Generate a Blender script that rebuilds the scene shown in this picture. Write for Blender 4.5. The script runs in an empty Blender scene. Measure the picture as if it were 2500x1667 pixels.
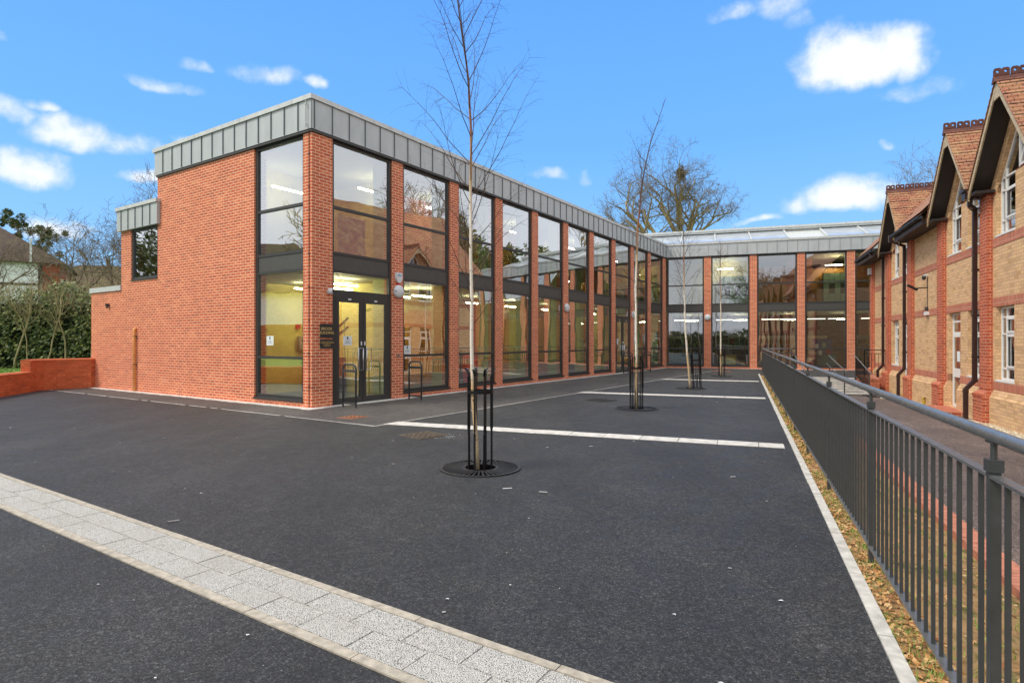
import bpy, math, random
from mathutils import Vector, Matrix
R = math.radians
sc = bpy.context.scene
COL = sc.collection
random.seed(7)

# ------------------------------------------------------------------ helpers
class MB:
    """collects faces; builds ONE mesh object with metre UVs"""
    def __init__(s): s.v = []; s.f = []; s.uv = []
    def face(s, pts, uv=None):
        n = len(s.v); s.v += [tuple(p) for p in pts]; s.f.append(tuple(range(n, n+len(pts)))); s.uv.append(uv)
    def box(s, x0, x1, y0, y1, z0, z1):
        if x1 < x0: x0, x1 = x1, x0
        if y1 < y0: y0, y1 = y1, y0
        if z1 < z0: z0, z1 = z1, z0
        n = len(s.v)
        s.v += [(x0,y0,z0),(x1,y0,z0),(x1,y1,z0),(x0,y1,z0),(x0,y0,z1),(x1,y0,z1),(x1,y1,z1),(x0,y1,z1)]
        for q in ((3,2,1,0),(4,5,6,7),(0,1,5,4),(1,2,6,5),(2,3,7,6),(3,0,4,7)):
            s.f.append(tuple(n+i for i in q)); s.uv.append(None)
        return s
    def beam(s, a, b, w, h, up=(0,0,1)):
        a = Vector(a); b = Vector(b); d = (b-a).normalized(); u = Vector(up)
        sd = d.cross(u)
        if sd.length < 1e-4: sd = d.cross(Vector((0,1,0)))
        sd.normalize(); u = sd.cross(d).normalized()
        n = len(s.v)
        for p in (a, b):
            for i, j in ((-1,-1),(1,-1),(1,1),(-1,1)):
                s.v.append(tuple(p + sd*(i*w/2) + u*(j*h/2)))
        for q in ((3,2,1,0),(4,5,6,7),(0,1,5,4),(1,2,6,5),(2,3,7,6),(3,0,4,7)):
            s.f.append(tuple(n+i for i in q)); s.uv.append(None)
        return s
    def tube(s, pts, rad, n=6, cap=True):
        pts = [Vector(p) for p in pts]
        if not isinstance(rad, (list, tuple)): rad = [rad]*len(pts)
        base = len(s.v); prev = None
        for i, p in enumerate(pts):
            d = (pts[min(i+1, len(pts)-1)] - pts[max(i-1, 0)])
            if d.length < 1e-9: d = Vector((0,0,1))
            d.normalize()
            if prev is None:
                a = d.orthogonal().normalized()
            else:
                a = prev - d*prev.dot(d)
                a = a.normalized() if a.length > 1e-6 else d.orthogonal().normalized()
            prev = a; b = d.cross(a)
            for k in range(n):
                t = 2*math.pi*k/n
                s.v.append(tuple(p + (a*math.cos(t)+b*math.sin(t))*rad[i]))
        for i in range(len(pts)-1):
            for k in range(n):
                k2 = (k+1) % n
                s.f.append((base+i*n+k, base+i*n+k2, base+(i+1)*n+k2, base+(i+1)*n+k)); s.uv.append(None)
        if cap:
            s.f.append(tuple(base+k for k in reversed(range(n)))); s.uv.append(None)
            s.f.append(tuple(base+(len(pts)-1)*n+k for k in range(n))); s.uv.append(None)
        return s
    def prism(s, poly, z0, z1, M=None):
        """poly in xy extruded z0..z1 (optionally through a matrix)"""
        n = len(poly)
        lo = [Vector((x,y,z0)) for x,y in poly]; hi = [Vector((x,y,z1)) for x,y in poly]
        if M is not None: lo = [M@p for p in lo]; hi = [M@p for p in hi]
        b = len(s.v); s.v += [tuple(p) for p in lo+hi]
        s.f.append(tuple(b+i for i in reversed(range(n)))); s.uv.append(None)
        s.f.append(tuple(b+n+i for i in range(n))); s.uv.append(None)
        for i in range(n):
            j = (i+1) % n
            s.f.append((b+i, b+j, b+n+j, b+n+i)); s.uv.append(None)
        return s
    def lathe(s, prof, n=20, axis='z', c=(0,0,0)):
        base = len(s.v); c = Vector(c)
        for r, h in prof:
            for k in range(n):
                t = 2*math.pi*k/n
                p = {'z': Vector((r*math.cos(t), r*math.sin(t), h)), 'y': Vector((r*math.cos(t), -h, r*math.sin(t))),
                     'x': Vector((-h, -r*math.cos(t), r*math.sin(t)))}[axis]
                s.v.append(tuple(c+p))
        for i in range(len(prof)-1):
            for k in range(n):
                k2 = (k+1) % n
                s.f.append((base+i*n+k, base+i*n+k2, base+(i+1)*n+k2, base+(i+1)*n+k)); s.uv.append(None)
        s.f.append(tuple(base+k for k in reversed(range(n)))); s.uv.append(None)
        s.f.append(tuple(base+(len(prof)-1)*n+k for k in range(n))); s.uv.append(None)
        return s
    def build(s, name, mat, parent=None, M=None, smooth=False, label=None):
        me = bpy.data.meshes.new(name)
        me.from_pydata(s.v, [], s.f); me.update()
        uvl = me.uv_layers.new(name='UVMap').data
        for p, uv in zip(me.polygons, s.uv):
            n = p.normal; ax = max(range(3), key=lambda i: abs(n[i]))
            for k, li in enumerate(p.loop_indices):
                co = me.vertices[me.loops[li].vertex_index].co
                if uv is not None: uvl[li].uv = uv[k]
                elif ax == 1: uvl[li].uv = (co.x, co.z)
                elif ax == 0: uvl[li].uv = (co.y, co.z)
                else: uvl[li].uv = (co.x, co.y)
        if M is not None: me.transform(M)
        if smooth: me.polygons.foreach_set('use_smooth', [True]*len(me.polygons))
        me.materials.append(mat)
        o = bpy.data.objects.new(name, me); COL.objects.link(o)
        if parent is not None: o.parent = parent
        if label: o['label'] = label
        return o

def tag(o, label, cat, group=None, kind=None):
    if label: o['label'] = label
    if cat: o['category'] = cat
    if group: o['group'] = group
    if kind: o['kind'] = kind
    return o
def thing(name, label, cat, loc=(0,0,0), rz=0, group=None):
    o = bpy.data.objects.new(name, None); COL.objects.link(o)
    o.empty_display_size = .2
    o.location = loc; o.rotation_euler = (0,0,rz)
    return tag(o, label, cat, group)
def struct(o):
    o['kind'] = 'structure'; return o
def copy_tree(root, loc=None, rz=None, label=None):
    c = root.copy(); COL.objects.link(c)
    if loc is not None: c.location = loc
    if rz is not None: c.rotation_euler = (0,0,rz)
    if label: c['label'] = label
    for ch in list(root.children):
        d = ch.copy(); COL.objects.link(d); d.parent = c
        for g in list(ch.children):
            e = g.copy(); COL.objects.link(e); e.parent = d
    return c

# ------------------------------------------------------------------ frames
AA = R(33.2)                                   # long facade direction
OA = Vector((-4.80, 14.06, 0))
RA = math.pi/2 - AA
FA = Matrix.Translation(OA) @ Matrix.Rotation(RA, 4, 'Z')      # x along facade, y inward
def A(x, y, z=0): return FA @ Vector((x, y, z))
CB = A(25.9, 0)
RB = -R(18.5)
FB = Matrix.Translation(CB) @ Matrix.Rotation(RB, 4, 'Z')      # rear wing: x to the right, y inward
AtoB = FA.inverted() @ FB
RD = -R(21.5)
FD = Matrix.Translation(Vector((2.565, 4.24, 0))) @ Matrix.Rotation(RD, 4, 'Z')   # x = away from fence, y = along fence
def D(p, s, z=0): return FD @ Vector((p, s, z))
# left facade frame inside A: x' runs towards the corner, y' inward
ML = Matrix(((0,1,0,0),(-1,0,0,0),(0,0,1,0),(0,0,0,1)))

# ------------------------------------------------------------------ materials
def newmat(name):
    m = bpy.data.materials.new(name); m.use_nodes = True
    nt = m.node_tree; b = nt.nodes['Principled BSDF']
    return m, nt, b
def N(nt, t, **k):
    n = nt.nodes.new(t)
    for a, v in k.items():
        if a in n.inputs: n.inputs[a].default_value = v
        else: setattr(n, a, v)
    return n
def ramp(nt, stops, src, interp='LINEAR'):
    r = N(nt, 'ShaderNodeValToRGB'); r.color_ramp.interpolation = interp
    e = r.color_ramp.elements
    while len(e) < len(stops): e.new(.5)
    for i, (p, c) in enumerate(stops):
        e[i].position = p; e[i].color = (*c, 1) if len(c) == 3 else c
    nt.links.new(src, r.inputs[0]); return r.outputs[0]
def mix(nt, f, a, b, mode='MIX'):
    m = N(nt, 'ShaderNodeMix', data_type='RGBA', blend_type=mode)
    for sock, val in ((m.inputs[0], f), (m.inputs[6], a), (m.inputs[7], b)):
        if hasattr(val, 'is_output') or isinstance(val, bpy.types.NodeSocket): nt.links.new(val, sock)
        else: sock.default_value = val if isinstance(val, float) else ((*val, 1) if len(val) == 3 else val)
    return m.outputs[2]
def noise(nt, coord, scale, detail=4, rough=.55):
    n = N(nt, 'ShaderNodeTexNoise'); n.inputs['Scale'].default_value = scale
    n.inputs['Detail'].default_value = detail; n.inputs['Roughness'].default_value = rough
    if coord is not None: nt.links.new(coord, n.inputs['Vector'])
    return n.outputs['Fac']
def coords(nt, kind='Object'): return N(nt, 'ShaderNodeTexCoord').outputs[kind]
def bump(nt, b, h, strength=.3, dist=.01):
    n = N(nt, 'ShaderNodeBump'); n.inputs['Strength'].default_value = strength; n.inputs['Distance'].default_value = dist
    nt.links.new(h, n.inputs['Height']); nt.links.new(n.outputs[0], b.inputs['Normal'])
def scaled(nt, c, sx, sy, sz):
    m = N(nt, 'ShaderNodeMapping'); m.inputs['Scale'].default_value = (sx, sy, sz); nt.links.new(c, m.inputs['Vector']); return m.outputs[0]

def plain(name, col, rough=.5, metal=0., var=.12, scale=6, bstr=.05, spec=None):
    m, nt, b = newmat(name); c = coords(nt)
    f = noise(nt, c, scale, 5)
    lo = tuple(x*(1-var) for x in col); hi = tuple(min(1, x*(1+var)) for x in col)
    nt.links.new(ramp(nt, [(.3, lo), (.7, hi)], f), b.inputs['Base Color'])
    b.inputs['Roughness'].default_value = rough; b.inputs['Metallic'].default_value = metal
    if spec is not None: b.inputs['Specular IOR Level'].default_value = spec
    if bstr: bump(nt, b, noise(nt, c, scale*12, 3), bstr, .004)
    return m
def emit(name, col, s):
    m, nt, b = newmat(name)
    b.inputs['Base Color'].default_value = (*col, 1); b.inputs['Emission Color'].default_value = (*col, 1)
    b.inputs['Emission Strength'].default_value = s; return m

def brick(name, c1, c2, c3, mortar, w=.225, h=.075, mort=.006, off=.5, bias=0., soil=.5, vert=False, odd=None):
    m, nt, b = newmat(name); uv = coords(nt, 'UV')
    if vert:
        mp = N(nt, 'ShaderNodeMapping'); mp.inputs['Rotation'].default_value = (0,0,R(90)); nt.links.new(uv, mp.inputs['Vector']); uvc = mp.outputs[0]
    else: uvc = uv
    t = N(nt, 'ShaderNodeTexBrick'); t.offset = off
    nt.links.new(uvc, t.inputs['Vector'])
    t.inputs['Scale'].default_value = 1; t.inputs['Brick Width'].default_value = w; t.inputs['Row Height'].default_value = h
    t.inputs['Mortar Size'].default_value = mort; t.inputs['Mortar Smooth'].default_value = .15; t.inputs['Bias'].default_value = bias
    t.inputs['Color1'].default_value = (*c1,1); t.inputs['Color2'].default_value = (*c2,1); t.inputs['Mortar'].default_value = (*mortar,1)
    # second brick texture with shifted seed for a third tone
    col = t.outputs['Color']
    # per-brick random through snapped coordinates
    sep = N(nt, 'ShaderNodeSeparateXYZ'); nt.links.new(uvc, sep.inputs[0])
    def mth(op, a, bb=None):
        q = N(nt, 'ShaderNodeMath', operation=op)
        for i, v in enumerate((a, bb)):
            if v is None: continue
            if isinstance(v, (int, float)): q.inputs[i].default_value = v
            else: nt.links.new(v, q.inputs[i])
        return q.outputs[0]
    row = mth('FLOOR', mth('DIVIDE', sep.outputs[1], h))
    sh = mth('MULTIPLY', mth('FRACT', mth('MULTIPLY', row, .5)), w*2*off)
    colm = mth('FLOOR', mth('DIVIDE', mth('SUBTRACT', sep.outputs[0], sh), w))
    cmb = N(nt, 'ShaderNodeCombineXYZ'); nt.links.new(colm, cmb.inputs[0]); nt.links.new(row, cmb.inputs[1])
    wn = N(nt, 'ShaderNodeTexWhiteNoise', noise_dimensions='2D'); nt.links.new(cmb.outputs[0], wn.inputs['Vector'])
    tint = ramp(nt, [(0, (.0,.0,.0)), (.8, (.05,.05,.05)), (1, (1,1,1))], wn.outputs['Value'])
    brickmask = mth('SUBTRACT', 1.0, t.outputs['Fac'])
    f = mth('MULTIPLY', mth('MULTIPLY', tint, brickmask), .8)
    col = mix(nt, f, col, (*c3,))
    big = noise(nt, coords(nt), .9, 5, .6)
    col = mix(nt, mth('MULTIPLY', ramp(nt, [(.35,(0,0,0)),(.75,(1,1,1))], big), soil), col, mix(nt, .6, col, (*[x*.55 for x in c1],)))
    eff = ramp(nt, [(.60,(0,0,0)),(.78,(.45,.45,.45))], noise(nt, scaled(nt, coords(nt), 1, 1, .6), 1.7, 8, .72))
    col = mix(nt, eff, col, mix(nt, .5, col, (*mortar,)))
    dk = ramp(nt, [(0,(.78,.78,.78)),(.12,(.88,.88,.88)),(.3,(1,1,1)),(1,(1.06,1.06,1.06))], wn.outputs['Value'])
    col = mix(nt, brickmask, col, mix(nt, 1.0, col, dk, 'MULTIPLY'))
    fine = noise(nt, uv, 60, 3)
    col = mix(nt, .35, col, ramp(nt, [(.25,(.35,.35,.35)),(.75,(.75,.75,.75))], fine), 'OVERLAY')
    nt.links.new(col, b.inputs['Base Color']); b.inputs['Roughness'].default_value = .85
    hh = mth('ADD', mth('MULTIPLY', t.outputs['Fac'], -1.0), mth('MULTIPLY', fine, .4))
    bump(nt, b, hh, .5, .006)
    return m

M = {}
M['brick'] = brick('orange_brick', (.64,.145,.052), (.53,.102,.040), (.69,.21,.09), (.88,.64,.44), mort=.0075, soil=.22)
M['buff'] = brick('buff_brick', (.76,.49,.25), (.68,.41,.235), (.44,.25,.10), (.42,.27,.15), mort=.0055, soil=.3)
M['red'] = brick('red_brick', (.50,.105,.045), (.40,.075,.035), (.55,.14,.06), (.66,.42,.27), mort=.006, soil=.3)
M['redplain'] = brick('smooth_red_brick', (.42,.085,.035), (.36,.07,.03), (.46,.11,.05), (.36,.09,.045), mort=.004, soil=.6)
M['soldier'] = brick('soldier_course', (.50,.165,.095), (.44,.13,.07), (.54,.2,.12), (.6,.38,.27), mort=.006, vert=True, off=0, soil=.3)
M['edging'] = plain('edging_brick', (.48,.19,.12), .85, 0, .22, 14, .3)
M['lowwall'] = brick('low_wall_brick', (.62,.15,.05), (.53,.12,.042), (.66,.19,.07), (.40,.10,.04), mort=.006, soil=.5)

def zinc():
    m, nt, b = newmat('zinc_cladding'); c = coords(nt)
    f = noise(nt, scaled(nt, c, 1.2, 1.2, .5), 2.2, 6, .6)
    nt.links.new(ramp(nt, [(.25,(.41,.44,.445)),(.75,(.51,.54,.54))], f), b.inputs['Base Color'])
    b.inputs['Metallic'].default_value = .15; b.inputs['Roughness'].default_value = .45
    bump(nt, b, noise(nt, scaled(nt, c, 3, 3, .6), 4, 3), .12, .01); return m
M['zinc'] = zinc()
M['zincdark'] = plain('zinc_seam', (.16,.18,.19), .45, .4)
M['zinclight'] = plain('zinc_coping', (.56,.58,.565), .45, .1)
M['seam2'] = plain('zinc_seam_pale', (.27,.29,.30), .45, .2)
M['frame'] = plain('dark_frame_paint', (.045,.045,.043), .45, .1, .1)
M['spandrel'] = plain('grey_panel', (.075,.073,.066), .5, .1, .08)
M['fence'] = plain('fence_paint', (.062,.066,.066), .38, .25, .15, 9)
def railmat():
    m, nt, b = newmat('worn_rail_paint'); c = coords(nt)
    f = noise(nt, c, 14, 6, .7)
    nt.links.new(ramp(nt, [(.35,(.17,.175,.175)),(.62,(.22,.225,.225)),(.8,(.34,.34,.33))], f), b.inputs['Base Color'])
    b.inputs['Metallic'].default_value = .55
    nt.links.new(ramp(nt, [(.3,(.25,.25,.25)),(.8,(.5,.5,.5))], noise(nt, c, 30, 4)), b.inputs['Roughness'])
    return m
M['rail'] = railmat()
M['black'] = plain('black_iron', (.012,.012,.013), .35, .4, .2, 20)
M['grateiron'] = plain('grate_iron', (.032,.032,.033), .45, .2, .2, 20)
M['pipe'] = plain('brown_pipe', (.035,.018,.016), .35, 0, .15)
M['soffit'] = plain('brown_soffit', (.028,.02,.017), .6)
M['fasciabrown'] = plain('brown_fascia', (.05,.03,.024), .5)
M['barge'] = plain('cream_bargeboard', (.52,.40,.24), .6, 0, .2, 10)
M['white'] = plain('white_paint', (.78,.77,.74), .45, 0, .06)
M['whiteplastic'] = plain('white_plastic', (.72,.73,.74), .35, 0, .04)
M['steel'] = plain('brushed_steel', (.6,.6,.6), .25, .9, .05)
M['conc'] = plain('pale_concrete', (.40,.355,.285), .85, 0, .28, 18, .3)
M['kerb2'] = plain('light_kerb', (.52,.50,.45), .85, 0, .25, 12, .3)
M['rooflight'] = plain('rooflight_glass', (.42,.46,.50), .12, 0, .15, 1.5)
M['band'] = plain('white_granite_band', (.58,.555,.51), .85, 0, .24, 7, .4)
M['yellowwall'] = plain('yellow_wall', (.62,.52,.15), .7, 0, .08, 3)
M['palegreen'] = plain('pale_column', (.42,.46,.22), .7, 0, .06)
M['wood'] = plain('orange_wood_door', (.68,.28,.05), .35, 0, .2, 5)
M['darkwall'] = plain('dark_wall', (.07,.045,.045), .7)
M['floor'] = plain('interior_floor', (.10,.13,.16), .4, 0, .1)
M['ceil'] = plain('interior_ceiling', (.42,.40,.30), .8, 0, .05)
M['redbox'] = plain('red_cabinet', (.55,.02,.02), .4)
M['blue'] = plain('blue_cover', (.02,.06,.25), .6)
M['teal'] = plain('teal_upholstery', (.04,.16,.22), .7)
M['locker'] = plain('pale_green_locker', (.36,.47,.32), .5)
M['paper'] = plain('paper', (.75,.80,.80), .8, 0, .03)
M['ink'] = plain('ink', (.03,.035,.04), .7, 0, .02)
M['gold'] = plain('gold_lettering', (.75,.55,.22), .35, .3, .05)
M['sign'] = plain('slate_plaque', (.02,.022,.024), .4)
M['orangepipe'] = plain('ochre_pipe', (.80,.36,.10), .5)
M['lamp'] = emit('lit_tube', (1.0,.90,.62), 60.0)
M['lampmid'] = emit('lit_tube_mid', (1.0,.92,.7), 22.0)
M['lampdim'] = emit('lit_tube_soft', (1.0,.95,.85), 3.5)
M['timber'] = plain('dark_timber', (.03,.02,.016), .7)
M['render'] = plain('white_render', (.86,.86,.84), .8, 0, .08)
M['yellowtap'] = plain('yellow_paint', (.5,.33,.04), .5)

def glassmat(name, tint, refl):
    m, nt, b = newmat(name); nt.nodes.remove(b); out = nt.nodes['Material Output']
    tr = N(nt, 'ShaderNodeBsdfTransparent'); tr.inputs[0].default_value = (*tint, 1)
    gl = N(nt, 'ShaderNodeBsdfGlossy'); gl.inputs['Roughness'].default_value = 0.0; gl.inputs[0].default_value = (.93,.96,1,1)
    lw = N(nt, 'ShaderNodeLayerWeight'); lw.inputs['Blend'].default_value = .35
    bp = N(nt, 'ShaderNodeBump'); bp.inputs['Strength'].default_value = .035; bp.inputs['Distance'].default_value = .12
    nt.links.new(noise(nt, coords(nt), .8, 1), bp.inputs['Height']); nt.links.new(bp.outputs[0], gl.inputs['Normal'])
    mr = N(nt, 'ShaderNodeMapRange'); mr.inputs['From Min'].default_value = 0; mr.inputs['From Max'].default_value = 1
    mr.inputs['To Min'].default_value = refl; mr.inputs['To Max'].default_value = min(1., refl+.75)
    nt.links.new(lw.outputs['Facing'], mr.inputs['Value'])
    # thin pane modelled as a box: only the outer face of each side reflects
    mx = N(nt, 'ShaderNodeMixShader'); nt.links.new(mr.outputs[0], mx.inputs[0]); nt.links.new(tr.outputs[0], mx.inputs[1]); nt.links.new(gl.outputs[0], mx.inputs[2])
    geo = N(nt, 'ShaderNodeNewGeometry'); mx2 = N(nt, 'ShaderNodeMixShader')
    nt.links.new(geo.outputs['Backfacing'], mx2.inputs[0]); nt.links.new(mx.outputs[0], mx2.inputs[1]); nt.links.new(tr.outputs[0], mx2.inputs[2])
    nt.links.new(mx2.outputs[0], out.inputs[0]); return m
M['glass'] = glassmat('solar_glass', (.82,.86,.80), .30)
M['glassold'] = glassmat('house_glass', (.6,.62,.62), .10)

def asphalt(name, base, warm=(0,0,0)):
    m, nt, b = newmat(name); c = coords(nt)
    big = noise(nt, c, .35, 6, .6); mid = noise(nt, c, 3.5, 6, .65)
    v = N(nt, 'ShaderNodeTexVoronoi'); v.inputs['Scale'].default_value = 95; nt.links.new(c, v.inputs['Vector'])
    fine = noise(nt, c, 120, 5, .8)
    lo = tuple(x*.72 for x in base); hi = tuple(x*1.35 for x in base)
    col = ramp(nt, [(.3, lo), (.7, hi)], big)
    col = mix(nt, .45, col, ramp(nt, [(.3, lo), (.72, hi)], mid))
    col = mix(nt, 1.0, col, ramp(nt, [(.30,(.35,.35,.36)),(.45,(.75,.75,.76)),(.56,(1.1,1.1,1.1)),(.72,(3.,3.,2.95))], fine), 'MULTIPLY')
    pat = ramp(nt, [(.33,(.78,.78,.8)),(.5,(1,1,1)),(.68,(1.4,1.38,1.34))], noise(nt, scaled(nt, c, 1, .45, 1), 1.1, 7, .7))
    col = mix(nt, 1.0, col, pat, 'MULTIPLY')
    sp = ramp(nt, [(0,(1,1,1)),(.055,(1,1,1)),(.09,(0,0,0))], v.outputs['Distance'])
    sp2 = mix(nt, 1.0, sp, ramp(nt, [(.52,(0,0,0)),(.58,(1,1,1))], noise(nt, c, 23, 2)), 'MULTIPLY')
    col = mix(nt, sp2, col, (.22,.22,.22))
    for sc2, lo2, hi2 in ((120, .38, 2.1), (60, .6, 1.5), (26, .85, 1.15)):
        vv = N(nt, 'ShaderNodeTexVoronoi'); vv.inputs['Scale'].default_value = sc2; nt.links.new(c, vv.inputs['Vector'])
        sx = N(nt, 'ShaderNodeSeparateXYZ'); nt.links.new(vv.outputs['Color'], sx.inputs[0])
        col = mix(nt, 1.0, col, ramp(nt, [(0,(lo2,)*3),(.7,(1,1,1)),(1,(hi2,)*3)], sx.outputs[0]), 'MULTIPLY')
    nt.links.new(col, b.inputs['Base Color'])
    nt.links.new(ramp(nt, [(.35,(.6,.6,.6)),(.7,(.85,.85,.85))], mid), b.inputs['Roughness'])
    h = mix(nt, .5, fine, v.outputs['Distance'])
    bump(nt, b, h, .9, .006); return m
M['asphalt'] = asphalt('asphalt', (.0355,.035,.0355))
M['asphalt2'] = asphalt('older_asphalt', (.085,.077,.073))
M['path'] = asphalt('worn_path', (.15,.115,.10))

def soilmat():
    m, nt, b = newmat('clay_soil'); c = coords(nt)
    f = noise(nt, c, 9, 8, .7); g = noise(nt, c, 2.2, 5, .7)
    col = ramp(nt, [(.25,(.26,.14,.05)),(.42,(.50,.30,.12)),(.6,(.62,.40,.19)),(.8,(.68,.5,.28))], f)
    col = mix(nt, ramp(nt, [(.52,(0,0,0)),(.62,(.8,.8,.8))], g), col, (.13,.17,.035))
    nt.links.new(col, b.inputs['Base Color']); b.inputs['Roughness'].default_value = .95
    bump(nt, b, noise(nt, c, 25, 8, .75), 1., .04); return m
M['soil'] = soilmat()
def grassmat():
    m, nt, b = newmat('grass'); c = coords(nt)
    nt.links.new(ramp(nt, [(.3,(.06,.16,.015)),(.7,(.16,.34,.04))], noise(nt, c, 6, 8, .7)), b.inputs['Base Color'])
    b.inputs['Roughness'].default_value = .9; bump(nt, b, noise(nt, c, 40, 6), 1, .05); return m
M['grass'] = grassmat()
def leafmat(name, a, bb, c3, sc_=3.):
    m, nt, b = newmat(name)
    gi = N(nt, 'ShaderNodeNewGeometry')
    nt.links.new(ramp(nt, [(0,a),(.5,bb),(1,c3)], gi.outputs['Random Per Island']), b.inputs['Base Color'])
    b.inputs['Roughness'].default_value = .5; b.inputs['Specular IOR Level'].default_value = .4
    return m
M['ivy'] = leafmat('ivy_leaves', (.035,.065,.02), (.10,.15,.04), (.34,.36,.11))
M['pine'] = leafmat('conifer_needles', (.05,.07,.025), (.09,.12,.035), (.15,.18,.05))
M['litterleaf'] = leafmat('fallen_leaves', (.26,.10,.03), (.50,.25,.08), (.62,.42,.2))
M['blade'] = leafmat('grass_blades', (.08,.17,.02), (.18,.32,.04), (.32,.38,.08))
M['fleck'] = leafmat('pale_flecks', (.35,.34,.33), (.55,.55,.55), (.8,.8,.8))
M['pebble'] = leafmat('pebbles', (.30,.24,.15), (.52,.44,.30), (.70,.64,.52))
def bark(name, a, bb, scale=6, z=1.):
    m, nt, b = newmat(name); c = coords(nt)
    nt.links.new(ramp(nt, [(.3,a),(.7,bb)], noise(nt, scaled(nt, c, 1,1,z), scale, 8, .7)), b.inputs['Base Color'])
    b.inputs['Roughness'].default_value = .9; bump(nt, b, noise(nt, scaled(nt, c, 1,1,.4), scale*4, 6), .6, .02); return m
M['bark'] = bark('plane_bark', (.16,.12,.05), (.44,.36,.18), 3)
M['barkdark'] = bark('dark_twigs', (.10,.08,.05), (.24,.18,.11), 3)
M['barkpale'] = bark('pale_stems', (.22,.18,.08), (.46,.40,.22), 5)
M['twigred'] = bark('birch_twigs', (.05,.028,.022), (.11,.06,.045), 8)
def birchbark():
    m, nt, b = newmat('birch_bark'); c = coords(nt)
    sep = N(nt, 'ShaderNodeSeparateXYZ'); nt.links.new(c, sep.inputs[0])
    dv = N(nt, 'ShaderNodeMath', operation='DIVIDE'); nt.links.new(sep.outputs[2], dv.inputs[0]); dv.inputs[1].default_value = 7.
    ad = N(nt, 'ShaderNodeMath', operation='ADD'); nt.links.new(dv.outputs[0], ad.inputs[0])
    nz = N(nt, 'ShaderNodeMath', operation='MULTIPLY'); nt.links.new(noise(nt, c, 3, 3), nz.inputs[0]); nz.inputs[1].default_value = .1
    nt.links.new(nz.outputs[0], ad.inputs[1])
    base = ramp(nt, [(.0,(.58,.48,.36)),(.08,(.52,.42,.26)),(.2,(.60,.40,.2)),(.24,(.76,.69,.58)),(.5,(.78,.71,.59)),(.57,(.52,.36,.2)),(.66,(.30,.12,.06)),(.8,(.08,.04,.03)),(1,(.05,.03,.025))], ad.outputs[0])
    marks = noise(nt, scaled(nt, c, 8, 8, 26), 1.6, 3, .6)
    col = mix(nt, ramp(nt, [(.60,(0,0,0)),(.66,(.9,.9,.9))], marks), base, (.06,.05,.03))
    moss = noise(nt, scaled(nt, c, 5, 5, 3), 2, 4)
    col = mix(nt, ramp(nt, [(.6,(0,0,0)),(.72,(.6,.6,.6))], moss), col, (.30,.28,.06))
    nt.links.new(col, b.inputs['Base Color']); b.inputs['Roughness'].default_value = .7
    bump(nt, b, marks, .3, .004); return m
M['birch'] = birchbark()
def tiles(name, a, bb, c3, pitchrow=.1):
    m, nt, b = newmat(name); uv = coords(nt, 'UV')
    t = N(nt, 'ShaderNodeTexBrick'); nt.links.new(uv, t.inputs['Vector']); t.offset = .5
    t.inputs['Scale'].default_value = 1; t.inputs['Brick Width'].default_value = .17; t.inputs['Row Height'].default_value = pitchrow
    t.inputs['Mortar Size'].default_value = .009; t.inputs['Mortar Smooth'].default_value = .3
    t.inputs['Color1'].default_value = (*a,1); t.inputs['Color2'].default_value = (*bb,1); t.inputs['Mortar'].default_value = (.04,.02,.015,1)
    c = coords(nt)
    col = mix(nt, ramp(nt, [(.45,(0,0,0)),(.7,(.85,.85,.85))], noise(nt, c, 2.0, 6, .7)), t.outputs['Color'], c3)
    col = mix(nt, ramp(nt, [(.60,(0,0,0)),(.72,(.7,.7,.7))], noise(nt, c, 4.5, 6, .7)), col, (.10,.06,.045))
    nt.links.new(col, b.inputs['Base Color']); b.inputs['Roughness'].default_value = .85
    bump(nt, b, t.outputs['Fac'], .5, -.02); return m
M['tile'] = tiles('clay_tiles', (.42,.18,.10), (.32,.125,.075), (.48,.31,.15))
M['tilefar'] = tiles('brown_tiles', (.10,.065,.05), (.075,.05,.04), (.12,.10,.05))
M['ridge'] = plain('ridge_tile', (.11,.042,.032), .8, 0, .3, 8, .3)
def slabmat():
    m, nt, b = newmat('exposed_aggregate'); c = coords(nt)
    v = N(nt, 'ShaderNodeTexVoronoi'); v.inputs['Scale'].default_value = 150; nt.links.new(c, v.inputs['Vector'])
    v2 = N(nt, 'ShaderNodeTexVoronoi'); v2.inputs['Scale'].default_value = 45; nt.links.new(c, v2.inputs['Vector'])
    col = ramp(nt, [(0,(.84,.81,.76)),(.46,(.78,.75,.69)),(.60,(.6,.58,.53)),(.78,(.24,.235,.22))], v.outputs['Distance'])
    g = ramp(nt, [(.2,(.78,.78,.77)),(.5,(1.,1.,1.))], v2.outputs['Color'])
    col = mix(nt, .55, col, g, 'MULTIPLY')
    col = mix(nt, ramp(nt, [(.45,(0,0,0)),(.8,(.35,.35,.35))], noise(nt, c, 2, 5)), col, (.45,.42,.34))
    nt.links.new(col, b.inputs['Base Color']); b.inputs['Roughness'].default_value = .9
    bump(nt, b, v.outputs['Distance'], 1., -.012); return m
M['slab'] = slabmat()

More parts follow.
